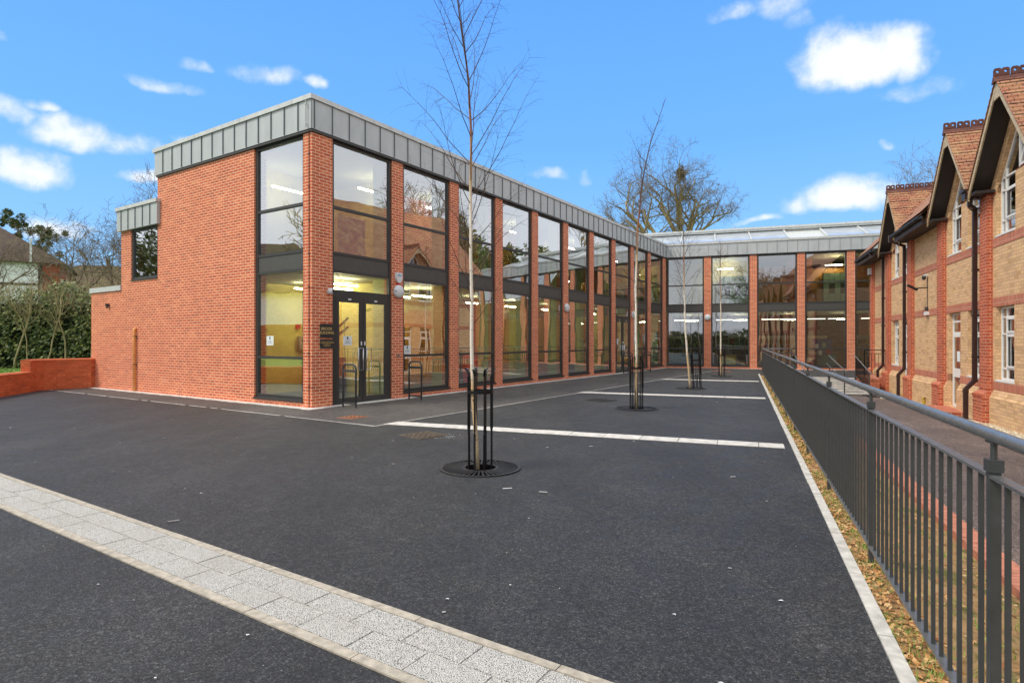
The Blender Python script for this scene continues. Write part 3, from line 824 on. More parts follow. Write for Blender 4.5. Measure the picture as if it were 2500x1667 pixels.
b = MB(); b.box(0, 26, -.045, .06, ZT-.03, 6.69); b.build('soffit_trim', M['frame'], bld, AtoB)
# rooflight band
b = MB(); b.face([(-3,.5,7.50),(16,.5,7.50),(16,3.2,8.45),(-3,3.2,8.45)]); b.face([(-3,.5,7.42),(-3,3.2,8.37),(16,3.2,8.37),(16,.5,7.42)])
gl = MB()
rl = MB()
xs = [-1.2+i*2.02 for i in range(9)]
for i, x in enumerate(xs):
    rl.beam((x,.6,7.62),(x,3.2,8.53),.08,.1)
b.build('rooflight_base', M['zinclight'], bld, AtoB)
rl.build('rooflight_bars', M['zinclight'], bld, AtoB)
for i in range(8):
    if i == 4: continue
    g_ = MB(); x = xs[i]
    g_.prism([(x+.04,0),(x+1.98,0),(x+1.98,.02),(x+.04,.02)], 0, 1)
    g_.v = []; g_.f = []; g_.uv = []
    a = Vector((x+.05,.75,7.63)); c = Vector((x+1.97,3.1,8.46))
    p = [Vector((x+.05,.75,7.63)),Vector((x+1.97,.75,7.63)),Vector((x+1.97,3.1,8.46)),Vector((x+.05,3.1,8.46))]
    n_ = Vector((0,-.33,.94))*.03
    lo = p; hi = [q+n_ for q in p]; k0 = 0; g_.v = [tuple(q) for q in lo+hi]
    for q in ((3,2,1,0),(4,5,6,7),(0,1,5,4),(1,2,6,5),(2,3,7,6),(3,0,4,7)): g_.f.append(q); g_.uv.append(None)
    g_.build('rooflight_pane', M['rooflight'], bld, AtoB)
b = MB(); b.box(-4.5, 16, 3.2, 3.3, 8.3, 8.66); b.box(-4.6, 16, 2.95, 8, 8.66, 8.78); b.box(-4.5,16,3.0,3.2,8.55,8.66); b.build('upper_roof', M['zinclight'], bld, AtoB)
b = MB(); x = -4
while x < 16: b.box(x, x+.03, 2.945, 8, 8.665, 8.80); x += 1.3
b.build('roof_joints', M['zinc'], bld, AtoB)
b = MB(); b.box(-1, 26, .35, 7.5, 6.75, 7.3); b.build('roof', M['zinc'], bld, AtoB)
b = MB(); b.box(-2, 26, 7.2, 7.5, 0, 8.6); b.box(25.2,25.5,0,7.5,0,7.3); b.build('rear_wall', M['brick'], bld, AtoB)
b = MB(); b.box(-.5, 25.2, .16, 7.2, .002, .021); b.box(.0,25.2,.32,7.2,3.80,3.831); b.build('floor', M['floor'], bld, AtoB)
b = MB(); b.box(0, 25.2, .32, 7.2, 3.36, 3.70); b.box(0,25.2,.35,7.2,6.60,6.72); b.build('ceiling', M['ceil'], bld, AtoB)
def iwb(mat, x0, x1, y, z0, z1, th=.12):
    b = MB(); b.box(x0, x1, y, y+th, z0, z1); b.build('interior_wall', M[mat], bld, AtoB)
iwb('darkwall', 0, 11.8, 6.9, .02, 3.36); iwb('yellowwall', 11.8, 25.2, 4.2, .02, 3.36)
iwb('yellowwall', 0, 5, 2.6, 3.83, 6.6); iwb('wood', 5, 7, 2.6, 3.83, 6.2); iwb('brick', 7, 8.4, 2.6, 3.83, 6.6); iwb('wood', 8.4, 10.6, 2.6, 3.83, 6.0)
iwb('brick', 10.6, 11.4, 2.6, 3.83, 6.6); iwb('yellowwall', 11.4, 13, 2.6, 3.83, 6.6); iwb('wood', 13, 25.2, 2.6, 3.83, 6.0)
b = MB()
for x in pilB: b.box(x+.02, x+.36, .34, .7, .02, 3.36); b.box(x+.02, x+.36, .34, .7, 3.83, 6.6)
b.build('interior_column', M['palegreen'], bld, AtoB)
for x in (.4,2.9,5.5,6.5,8.0,9.1,10.8): strip(x, x+.95, 1.6, 2.95, AtoB, 'lampdim')
for x in (1,4,7,10): strip(x, x+.8, 4.0, 3.0, AtoB)
for x in (3,9): strip(x, x+.9, 1.8, 6.1, AtoB)

# ---- furniture seen through the glass
def inA(x, y, z=0): return A(x, y, z)
t = thing('recycling_cabinet', 'red cabinet with a dark hatch behind the third bay glass', 'cabinet', A(8.15,1.3,.02), RA)
b = MB(); b.box(-.3,.3,-.25,.25,0,1.15); b.build('body', M['redbox'], t)
b = MB(); b.box(-.302,-.3,-.1,.1,.75,.95); b.box(-.12,.12,-.254,-.25,.75,.95); b.build('hatch', M['frame'], t)
t = thing('folded_table', 'blue covered panel standing behind the upper corner glass', 'screen', A(2.6,1.6,3.83), RA)
b = MB(); b.box(-.5,.5,-.05,.05,.05,1.35); b.build('panel', M['blue'], t)
b = MB(); b.box(-.52,.52,-.06,.06,1.35,1.39); b.box(-.52,-.5,-.06,.06,.0,1.35); b.box(.5,.52,-.06,.06,0,1.35); b.build('frame', M['steel'], t)
def lockers(label, x, y, Mx, z, n, rz):
    p = Mx @ Vector((x, y, z)); t = thing('locker_bank', label, 'lockers', p, rz, 'banks of pale green lockers upstairs')
    b = MB(); b.box(0, n*.3, 0, .45, 0, 1.8); b.build('carcass', M['spandrel'], t)
    for i in range(n):
        for j in range(3):
            if (i*2+j) % 4 == 3: continue
            d = MB(); d.box(i*.3+.01, i*.3+.29, -.02, -.002, j*.6+.01, j*.6+.59); d.build('locker_door', M['locker'], t)
lockers('pale green lockers upstairs behind the sixth bay of the long front', 12.95, 1.9, FA, 3.83, 8, RA)
lockers('pale green lockers upstairs behind the seventh bay of the long front', 15.8, 1.9, FA, 3.83, 8, RA)
lockers('pale green lockers upstairs in the rear wing behind the fourth bay', 8.9, 1.9, FB, 3.83, 5, RB)
lockers('pale green lockers upstairs in the rear wing behind the second bay', 3.1, 1.9, FB, 3.83, 6, RB)
bk = [plain('book_a', (.5,.45,.35), .7), plain('book_b', (.35,.05,.03), .7), plain('book_c', (.05,.08,.2), .7), plain('book_d', (.5,.32,.05), .7), plain('book_e', (.1,.2,.1), .7)]
def shelf(label, x, y, w_, h=1.95):
    p = FB @ Vector((x, y, .021)); t = thing('bookcase', label, 'bookcase', p, RB, 'library bookcases behind the rear wing glass')
    b = MB(); b.box(-w_/2-.02, -w_/2, 0, .3, 0, h); b.box(w_/2, w_/2+.02, 0, .3, 0, h); b.box(-w_/2, w_/2, .28, .3, 0, h)
    k = 0; z = .08
    while z < h: b.box(-w_/2, w_/2, 0, .28, z-.02, z); z += .34; k += 1
    b.build('carcass', M['conc'], t)
    for mi, mm in enumerate(bk):
        q = MB(); rb = random.Random(mi*17+int(x*10)); z = .08
        while z < h-.3:
            xx = -w_/2+.02
            while xx < w_/2-.05:
                ww = rb.uniform(.02,.06)
                if rb.random() < .22: q.box(xx, xx+ww, .03, .26, z+.001, z+rb.uniform(.2,.29))
                xx += ww+.002
            z += .34
        q.build('books', mm, t)
for i, (x, y, w_, lb) in enumerate(((.7,3.2,1.4,'tall bookcase behind the first bay of the rear wing'), (4.1,2.2,.9,'bookcase behind the second bay of the rear wing'), (6.9,2.6,1.4,'long bookcase behind the third bay of the rear wing'),
      (5.8,4.2,1.2,'deeper bookcase behind the third bay of the rear wing'), (8.9,3.8,1.0,'bookcase behind the fourth bay of the rear wing'), (11.2,3.0,1.0,'bookcase behind the fifth bay of the rear wing'))):
    shelf(lb, x, y, w_)
for (x, y, lb) in ((1.1,1.2,'low blue sofa behind the first bay of the rear wing'), (8.5,1.4,'low blue sofa behind the fourth bay of the rear wing')):
    t = thing('sofa', lb, 'sofa', FB @ Vector((x, y, .021)), RB, 'blue library sofas')
    b = MB(); b.box(-.9,.9,-.35,.35,.1,.42); b.build('seat', M['teal'], t)
    b = MB(); b.box(-.9,.9,-.42,-.3,.1,.8); b.build('backrest', M['teal'], t)
t = thing('reception_desk', 'yellow fronted desk behind the second bay of the rear wing', 'desk', FB @ Vector((3.55,1.2,.021)), RB)
b = MB(); b.box(-.45,.45,-.3,.3,0,.72); b.build('body', M['yellowwall'], t); b = MB(); b.box(-.5,.5,-.35,.35,.72,.76); b.build('top', M['wood'], t)
t = thing('display_board', 'blue pinboard with posters behind the fourth bay of the rear wing', 'display board', FB @ Vector((9.0,2.9,.021)), RB)
b = MB(); b.box(-.55,.55,0,.05,.5,1.75); b.build('board', M['blue'], t)
b = MB(); b.box(-.5,-.47,0,.04,0,.5); b.box(.47,.5,0,.04,0,.5); b.build('legs', M['steel'], t)
for i, (x, z, mm) in enumerate(((-.3,1.3,'paper'),(.1,1.35,'locker'),(.35,.95,'redbox'),(-.1,.9,'paper'),(-.4,.85,'locker'))):
    b = MB(); b.box(x-.1,x+.1,-.006,-.001,z-.13,z+.13); b.build('poster', M[mm], t)
# wall fittings inside the lobby (fire call point, boxes)
t = thing('fire_panel', 'cream control box on the yellow lobby wall behind the double door', 'control box', A(2.9,4.15,1.35), RA)
b = MB(); b.box(-.22,.22,-.12,0,0,.42); b.build('box', M['conc'], t); b = MB(); b.box(-.15,-.02,-.125,-.121,.25,.33); b.build('display', M['ink'], t)
t = thing('call_point', 'small red fire call point on the yellow lobby wall', 'call point', A(2.7,4.17,2.0), RA)
b = MB(); b.box(-.07,.07,-.07,0,0,.14); b.box(-.05,.05,-.075,-.07,.02,.12); b.build('body', M['redbox'], t)

# ------------------------------------------------------------------ text helper
def textmesh(body, size, mat, parent, loc, rot, name='lettering', align='CENTER', ext=.002, font_space=1.0):
    cu = bpy.data.curves.new(name, 'FONT'); cu.body = body; cu.size = size; cu.align_x = align; cu.align_y = 'CENTER'; cu.extrude = ext; cu.space_line = font_space
    tmp = bpy.data.objects.new('tmp', cu); COL.objects.link(tmp)
    dg = bpy.context.evaluated_depsgraph_get(); me = bpy.data.meshes.new_from_object(tmp.evaluated_get(dg))
    bpy.data.objects.remove(tmp); bpy.data.curves.remove(cu)
    me.name = name; me.materials.clear(); me.materials.append(mat)
    o = bpy.data.objects.new(name, me); COL.objects.link(o); o.parent = parent; o.location = loc; o.rotation_euler = rot
    return o
XR = (R(90), 0, 0)

# ------------------------------------------------------------------ fixtures on the walls
def plaque(label, u, z0, z1, w_, lines, size, grp='black plaques beside the entrance'):
    t = thing('plaque', label, 'plaque', A(u, -.003, z0), RA, grp)
    b = MB(); b.box(-w_/2, w_/2, -.014, -.002, 0, z1-z0); b.build('plate', M['sign'], t)
    for sx in (-1,1):
        for zz in (.022, z1-z0-.022):
            s_ = MB(); s_.lathe([(.008,.0),(.008,.004),(.004,.006)], 10, 'y', (sx*(w_/2-.022), -.014, zz)); s_.build('screw', M['steel'], t)
    textmesh(lines, size, M['gold'], t, (0, -.0155, (z1-z0)/2), XR)
plaque('larger black plaque reading BROOK BUILDING in gold capitals', .43, 1.69, 2.03, .40, 'BROOK\nBUILDING', .098)
plaque('smaller black plaque with five lines of gold text below the name plaque', .43, 1.43, 1.655, .40, 'The building was officially opened\nby the Rt Hon. the Mayor of the Borough\nMayor of the Borough for\nSpring Term\non 10th October 2018', .026)
# cctv
def dome_cam(label, p, rz, grp='security cameras'):
    t = thing('security_camera', label, 'camera', p, rz, grp)
    b = MB(); b.lathe([(.075,0),(.078,.03),(.075,.07),(.06,.10),(.03,.115),(.005,.12)], 20, 'y'); b.build('housing', M['whiteplastic'], t, None, True)
    b = MB(); b.lathe([(.038,.09),(.038,.118),(.026,.145),(.004,.152)], 16, 'y', (.025,0,.0)); b.build('lens', M['ink'], t, None, True)
dome_cam('round white security camera on the corner brick pier beside the door', A(.52,-.002,2.84), RA)
# alarm box
t = thing('alarm_box', 'white and blue alarm box with red base above a round light', 'alarm box', A(2.9,-.002,3.26), RA)
b = MB(); b.prism([(-.11,.27),(-.12,.10),(-.05,-.02),(.05,-.02),(.12,.10),(.11,.27)], .0, .07, Matrix.Rotation(R(90),4,'X')); b.build('cover', M['whiteplastic'], t)
b = MB(); b.prism([(-.07,.04),(-.05,-.075),(.05,-.075),(.07,.04)], .0, .05, Matrix.Rotation(R(90),4,'X')); b.build('base', M['redbox'], t)
textmesh('Elite', .08, plain('blue_print',(.05,.3,.6),.5), t, (.01,-.073,.19), XR)
def bulkhead(label, Mx, x, rz, z=3.0):
    t = thing('bulkhead_light', label, 'wall light', Mx @ Vector((x,-.002,z)), rz, 'round white wall lights on the brick pillars')
    b = MB(); b.lathe([(.17,0),(.185,.02),(.185,.05),(.16,.09),(.10,.115),(.01,.125)], 28, 'y'); b.build('diffuser', M['whiteplastic'], t, None, True)
    b = MB(); b.box(-.187,.187,-.10,-.052,.0,.016); b.build('rim_bar', M['zincdark'], t)
bulkhead('round white wall light on the pillar right of the double door', FA, 2.9, RA)
bulkhead('round white wall light midway along the long glazed front', FA, 12.96, RA, 3.02)
bulkhead('round white wall light right of the far door on the long front', FA, 20.48, RA, 3.02)
bulkhead('round white wall light on the first pillar of the rear wing', FB, 2.4, RB, 3.03)
t = thing('card_reader', 'small silver card reader on the pillar right of the door', 'card reader', A(2.9,-.002,1.2), RA)
b = MB(); b.box(-.04,.04,-.03,0,-.05,.05); b.build('body', M['steel'], t); b = MB(); b.box(-.02,.02,-.034,-.03,-.02,.02); b.build('keypad', M['ink'], t)
# notices stuck to glass
def notice(label, Mx, x, y, z, rz, w_=.28, h_=.24):
    t = thing('notice', label, 'notice', Mx @ Vector((x, y, z)), rz, 'paper notices stuck to the glass')
    b = MB(); b.box(-w_/2,w_/2,-.004,-.001,-h_/2,h_/2); b.build('sheet', M['paper'], t)
    b = MB(); b.box(-.025,.025,-.0055,-.004,h_/2-.085,h_/2-.02); b.build('emblem', M['ink'], t)
    textmesh('PLEASE\nUSE MAIN', .042, M['ink'], t, (0,-.0055,-.035), XR, ext=.0003)
notice('white notice on the lower left pane of the end wall window', FA @ ML, -1.77, .092, 1.62, RA-R(90)+math.pi*0)
notice('white notice on the left leaf of the double door', FA, 1.15, .062, 1.62, RA)
notice('white notice at the lower left of the second bay glass', FA, 3.38, .092, 1.36, RA)
notice('white notice on the far door in the long front', FA, 18.6, .062, 1.6, RA, .2, .28)
# conductor strip near the corner
t = thing('conductor_strip', 'thin copper conductor strip running down the brick corner', 'conductor')
t.location = A(0,.09,0); t.rotation_euler = (0,0,RA)
b = MB(); b.box(-.018,-.003,-.008,.008,.02,6.64); b.build('strip', plain('copper_strip',(.20,.06,.04),.6), t)
for k in range(8):
    b = MB(); z = .5+k*.8; b.box(-.024,-.001,-.02,.02,z,z+.03); b.build('clip', M['fasciabrown'], t)
b = MB(); b.box(-.115,-.09,-.008,.008,6.72,7.36); b.box(-.12,-.09,-.025,.025,6.78,6.81); b.box(-.12,-.09,-.025,.025,7.26,7.29); b.build('upper_strip', M['zinc'], t)
# ochre pipe
t = thing('vent_pipe', 'ochre orange pipe rising up the brick end wall', 'pipe', A(0,8.65,0), RA)
b = MB(); b.tube([(-.06,0,0),(-.06,0,1.95),(-.05,0,2.0),(0.01,0,2.02)], .042, 12); b.build('pipe', M['orangepipe'], t, None, True)
for z in (.85,1.75):
    b = MB(); b.lathe([(.042,z),(.042,z+.035)], 12, 'z', (-.06,0,0)); b.box(-.05,0,-.07,.07,z+.005,z+.03); b.build('bracket', M['fasciabrown'], t)
t = thing('sensor_light', 'small black sensor light on the low end of the brick wall', 'sensor', A(-.002,10.55,2.78), RA)
b = MB(); b.box(-.10,0,-.05,.05,0,.09); b.build('body', M['ink'], t); b = MB(); b.lathe([(.025,0),(.035,.05)], 10, 'z', (-.06,0,-.06)); b.build('sensor', M['ink'], t)
# white boxes inside etc.: exit sign
t = thing('exit_sign', 'green and white exit sign inside the far door', 'sign', A(18.75,.5,2.35), RA)
b = MB(); b.box(-.12,.12,0,.02,0,.28); b.build('panel', emit('exit_green',(.1,.6,.25),1.2), t)
b = MB(); b.box(-.07,.07,-.006,-.001,.05,.22); b.build('pictogram', M['whiteplastic'], t)

# ------------------------------------------------------------------ door hoops
def hoop(label, u, Mx=FA):
    t = thing('door_barrier', label, 'barrier', A(u, -.50, .0), RA, 'grey hoop barriers beside the doors')
    b = MB(); pts = [(0,0,0),(0,0,.93)]
    for k in range(1, 8):
        a = k/8*math.pi/2; pts.append((0,-.12+.12*math.cos(a),.93+.12*math.sin(a)))
    pts.append((0,-.12,1.05)); pts.append((0,-.33,1.05))
    for k in range(1, 8):
        a = k/8*math.pi/2; pts.append((0,-.33-.12*math.sin(a),.93+.12*math.cos(a)))
    pts.append((0,-.45,.93)); pts.append((0,-.45,0))
    b.tube(pts, .024, 10); b.build('hoop', M['fence'], t, None, True)
    b = MB(); b.box(-.012,.012,-.43,-.02,.86,.92); b.build('crossbar', M['fence'], t)
    b = MB(); b.box(-.012,.012,-.43,-.02,.09,.13); b.build('crossbar', M['fence'], t)
    for y in (0,-.45):
        b = MB(); b.box(-.05,.05,y-.05,y+.05,.006,.016); b.build('foot_plate', M['steel'], t)
    return t
hoop('grey hoop barrier left of the nearer double door', .52)
hoop('grey hoop barrier right of the nearer double door', 2.83)
hoop('grey hoop barrier left of the far double door', 18.05)
hoop('grey hoop barrier right of the far double door', 20.6)

# ------------------------------------------------------------------ low curved wall at left
def wallpath(pts, z1s, name, label):
    t = thing(name, label, 'wall', (0,0,0))
    b = MB(); c = MB(); L = 0
    P = [Vector((x,y)) for x,y in pts]
    nrm = []
    for i in range(len(P)):
        d = (P[min(i+1,len(P)-1)]-P[max(i-1,0)]).normalized(); nrm.append(Vector((-d.y, d.x)))
    for i in range(len(P)-1):
        a, e = P[i], P[i+1]; na, ne = nrm[i], nrm[i+1]; l = (e-a).length; th = .26
        z1 = z1s[i]
        fa, fe, ba, be = a, e, a+na*th, e+ne*th
        b.face([(fa.x,fa.y,-.05),(fe.x,fe.y,-.05),(fe.x,fe.y,z1),(fa.x,fa.y,z1)], [(L,0),(L+l,0),(L+l,z1),(L,z1)])
        b.face([(be.x,be.y,-.05),(ba.x,ba.y,-.05),(ba.x,ba.y,z1),(be.x,be.y,z1)], [(L,0),(L+l,0),(L+l,z1),(L,z1)])
        if i == 0 or z1s[i-1] != z1: b.face([(ba.x,ba.y,-.05),(fa.x,fa.y,-.05),(fa.x,fa.y,z1),(ba.x,ba.y,z1)])
        if i == len(P)-2 or z1s[i+1] != z1: b.face([(fe.x,fe.y,-.05),(be.x,be.y,-.05),(be.x,be.y,z1),(fe.x,fe.y,z1)])
        o1 = .012
        fa2, fe2, ba2, be2 = a-na*o1, e-ne*o1, a+na*(th+o1), e+ne*(th+o1)
        prof = lambda f, bk_: [Vector((f.x,f.y,z1)), Vector((f.x,f.y,z1+.045)), Vector((f.x,f.y,z1+.045)).lerp(Vector((bk_.x,bk_.y,z1+.10)), .18), Vector((f.x,f.y,z1+.1)).lerp(Vector((bk_.x,bk_.y,z1+.045)), .82), Vector((bk_.x,bk_.y,z1+.045)), Vector((bk_.x,bk_.y,z1))]
        A1 = prof(fa2, ba2); A2 = prof(fe2, be2); A1[2].z = A2[2].z = A1[3].z = A2[3].z = z1+.075
        for k in range(5):
            c.face([A1[k], A2[k], A2[k+1], A1[k+1]])
        if i == 0 or z1s[i-1] != z1: c.face(list(reversed(A1)))
        if i == len(P)-2 or z1s[i+1] != z1: c.face(A2)
        L += l
    b.build('wall', M['lowwall'], t); c.build('coping', M['lowwall'], t)
lw0 = A(0.05, 11.9)
pts = [(-13.6,13.2),(-14.3,14.9),(-15.15,17.36),(-15.5,18.5),(-15.66,18.95),(-15.62,19.35),(-15.42,19.75),(-15.1,20.12),(-14.75,20.42),(lw0.x,lw0.y)]
wallpath(pts[::-1], [.95,.95,.95,.95,.95,.95,.58,.58,.58], 'garden_wall', 'low curved orange brick wall running left from the block, stepped down at its near end')
# raised grass bank behind it
sheet('lawn', [(-15.7,18.9),(-15.4,19.75),(-14.95,20.5),(lw0.x-.05,lw0.y+.1),(-11,32),(-60,50),(-60,-10),(-14.3,11),(-15.0,16.5)], M['grass'], .52)
b = MB()
gr = random.Random(9)
for i in range(26000):
    x = gr.uniform(-26,-14.5); y = gr.uniform(15,30)
    if x > -15.9-(y-19)*.0 and y < 20.4: 
        if not (x < -15.95): continue
    z = .52
    t_ = gr.uniform(0,6.28); h = gr.uniform(.04,.11)
    b.face([(x-.006*math.sin(t_),y+.006*math.cos(t_),z),(x+.006*math.sin(t_),y-.006*math.cos(t_),z),(x+.05*math.cos(t_),y+.05*math.sin(t_),z+h)])
o = b.build('grass_blades', M['blade']); tag(o, 'bright green lawn grass behind the low orange wall', 'grass', kind='stuff')

# ------------------------------------------------------------------ trees
def rdir(rnd, v, ang):
    v = v.normalized(); o = v.orthogonal().normalized(); q = v.cross(o); t = rnd.uniform(0, 2*math.pi)
    return (v*math.cos(ang)+(o*math.cos(t)+q*math.sin(t))*math.sin(ang)).normalized()
def birch(label, loc, trunk, top, seed, nb=34, scale=1.0, r0=.032, zlo=1.6, twr=.0017, lmax=1.15):
    rnd = random.Random(seed)
    t = thing('birch_tree', label, 'tree', loc, 0, 'slender bare birches in the yard')
    T = [Vector(p) for p in trunk]
    def at(z):
        for i in range(len(T)-1):
            if T[i].z <= z <= T[i+1].z: return T[i].lerp(T[i+1], (z-T[i].z)/(T[i+1].z-T[i].z))
        return T[-1]
    H = T[-1].z; zs = [H*i/26 for i in range(27)]
    rad = lambda z: r0*(1-.10*min(1,z/.5))*(1-z/H)**.75+.0028
    b = MB(); b.tube([at(z)+Vector((rnd.uniform(-1,1),rnd.uniform(-1,1),0))*(.006 if z > .1 else 0) for z in zs], [rad(z) for z in zs], 12)
    b.build('trunk', M['birch'], t, None, True)
    # short dead knots
    b = MB()
    for i in range(nb):
        f = i/(nb-1); z = zlo + (H-zlo-.3)*f**.92 + rnd.uniform(-.05,.05)
        az_ = i*2.39996+rnd.uniform(-.4,.4); env = math.sin(math.pi*min(1,(.22+f*.82)))**.7
        L = lmax*scale*max(.22, env)*rnd.uniform(.75,1.15)
        up = R(rnd.uniform(38,55)); d = Vector((math.cos(az_)*math.cos(up), math.sin(az_)*math.cos(up), math.sin(up)))
        p = at(z); pts = [p]; n = 9; seg = L/n; nodes = []
        for k in range(n):
            d = (d + Vector((rnd.uniform(-.1,.1), rnd.uniform(-.1,.1), rnd.uniform(-.07,.09)+(.06 if k < 5 else -.09)))).normalized()
            p = p + d*seg; pts.append(p); nodes.append((p, d.copy(), k))
        rb = min(rad(z)*.45, .0052)
        b.tube(pts, [rb*(1-k/(n+.5))**.8+twr*.55 for k in range(n+1)], 5)
        for (q, dd, k) in nodes[1:]:
            for m_ in range(rnd.choice((1,1,2,2,3))):
                sd_ = rdir(rnd, dd, R(rnd.uniform(30,62))); l2 = L*rnd.uniform(.16,.42)*(1-.05*k)
                P2 = [q]; pp = q; n2 = 5
                for u_ in range(n2):
                    sd_ = (sd_+Vector((rnd.uniform(-.16,.16),rnd.uniform(-.16,.16),rnd.uniform(-.20,.08)))).normalized()
                    pp = pp+sd_*l2/n2; P2.append(pp)
                    if rnd.random() < .33:
                        s3 = rdir(rnd, sd_, R(40)); b.tube([pp, pp+s3*l2*.14, pp+s3*l2*.26+Vector((0,0,-.012))], [twr*.7,twr*.6,twr*.4], 3, False)
                b.tube(P2, [twr*1.15-(twr*.65)*u_/n2 for u_ in range(n2+1)], 3, False)
    b.build('branches', M['twigred'], t)
    return t
birch('nearest and tallest thin birch, its top cut by the photo edge', (-.43,7.32,0),
      [(0,0,0),(-.02,0,.4),(-.057,0,.99),(-.08,.02,2.06),(-.085,.03,3.1),(-.083,.03,4.25),(-.124,.03,4.92),(-.20,.02,5.5),(-.27,0,6.0),(-.42,0,7.0)], 7, 11, 44, 1.0, .0275, 1.75, .0013, 1.4)
birch('second birch of the row with a leaning dark top, left of the fence', (2.94,13.9,0),
      [(0,0,0),(0,0,1.2),(-.01,0,3.0),(.03,0,4.1),(.13,0,5.3),(.34,0,6.3),(.72,.05,7.4)], 7, 22, 24, 1.0, .036, 1.9, .0015, 1.3)
birch('third birch of the row with its lower trunk leaning left', (6.05,19.9,0),
      [(0,0,0),(-.09,0,1.0),(-.17,0,2.0),(-.2,0,3.0),(-.22,0,4.5),(-.22,0,6.1)], 7, 33, 26, 1.0, .04, 2.2, .0019, 1.25)
birch('farthest and smallest birch of the row near the rear wing', (9.6,26.9,0),
      [(0,0,0),(-.03,0,1.4),(-.02,0,3),(-.06,0,4.5),(-.02,0,6.3)], 7, 44, 26, 1.0, .042, 2.3, .0026, 1.15)

# tree grates and guards
def grate(label, loc):
    t = thing('tree_grate', label, 'tree grate', loc, 0, 'round cast iron tree grates')
    b = MB(); n = 48
    def ring(r0, r1, z0, z1):
        for k in range(n):
            a = 2*math.pi*k/n; c = 2*math.pi*(k+1)/n
            q = [(r0*math.cos(a),r0*math.sin(a)),(r1*math.cos(a),r1*math.sin(a)),(r1*math.cos(c),r1*math.sin(c)),(r0*math.cos(c),r0*math.sin(c))]
            b.prism(q, z0, z1)
    ring(.475,.51,-.02,.014); ring(.195,.225,-.02,.014)
    for k in range(44):
        a = 2*math.pi*k/44
        b.beam((.22*math.cos(a),.22*math.sin(a),.0),(.48*math.cos(a),.48*math.sin(a),.0),.020,.024)
    b.build('frame', M['grateiron'], t)
    c = MB(); c.lathe([(.50,-.004),(.5,.0035)], 40); c.build('slot_shade', plain('grate_slot_shade',(.004,.003,.003),.95,0,.1,6,0,0.), t)  # near-black disc puts the shade below the slots into colour
    return t
def guard(label, loc, lean=(0,0)):
    t = thing('tree_guard', label, 'tree guard', loc, 0, 'black iron tree guards')
    t.rotation_euler = (lean[1], lean[0], R(10))
    for k in range(8):
        a = 2*math.pi*k/8+.2; ca, sa = math.cos(a), math.sin(a); b = MB()
        for off in (-.0,):
            pts = [(.155,0),(.155,.40)]
            for s0, s1, w_, h_ in ((.0,.44,.026,.010),(.50,1.16,.010,.030)):
                p0 = Vector((.155*ca,.155*sa,s0)); p1 = Vector((.155*ca,.155*sa,s1))
                b.beam(p0, p1, w_, h_, up=(ca,sa,0))
            b.tube([(.155*ca,.155*sa,.43),(.155*ca,.155*sa,.445),(.155*ca,.155*sa,.47),(.155*ca,.155*sa,.50),(.155*ca,.155*sa,.515)], [.007,.013,.009,.013,.007], 8)
            pr = None
            for m_ in range(7):
                g_ = m_/6*R(75); r_ = .155+.07*(1-math.cos(g_)); z_ = 1.16+.095*math.sin(g_)
                p = Vector((r_*ca, r_*sa, z_))
                if pr is not None: b.beam(pr, p, .028, .009, up=(ca,sa,.01))
                pr = p
        b.build('upright', M['black'], t)
    b = MB(); n = 24
    for k in range(n):
        a = 2*math.pi*k/n; c = 2*math.pi*(k+1)/n
        for z0, z1 in ((.945,.985),):
            r0, r1 = .158, .168
            b.prism([(r0*math.cos(a),r0*math.sin(a)),(r1*math.cos(a),r1*math.sin(a)),(r1*math.cos(c),r1*math.sin(c)),(r0*math.cos(c),r0*math.sin(c))], z0, z1)
    b.build('ring', M['black'], t)
    return t
bases = [(-.40,7.40),(2.96,13.95),(6.08,19.95),(9.63,26.95)]
names = ['nearest','second','third','farthest']
g0 = grate('round slotted iron grate around the nearest birch', (bases[0][0],bases[0][1],.004))
for i in (1,2,3): copy_tree(g0, (bases[i][0],bases[i][1],.004), label='round slotted iron grate around the %s birch' % names[i])
k0 = guard('black iron guard around the nearest birch', (bases[0][0],bases[0][1],.004))
for i in (1,2,3):
    c = copy_tree(k0, (bases[i][0]+(.22 if i == 2 else 0),bases[i][1],.004), label='black iron guard around the %s birch%s' % (names[i], ', leaning aside' if i == 2 else ''))
    if i == 2: c.rotation_euler = (0, R(-4), R(25))

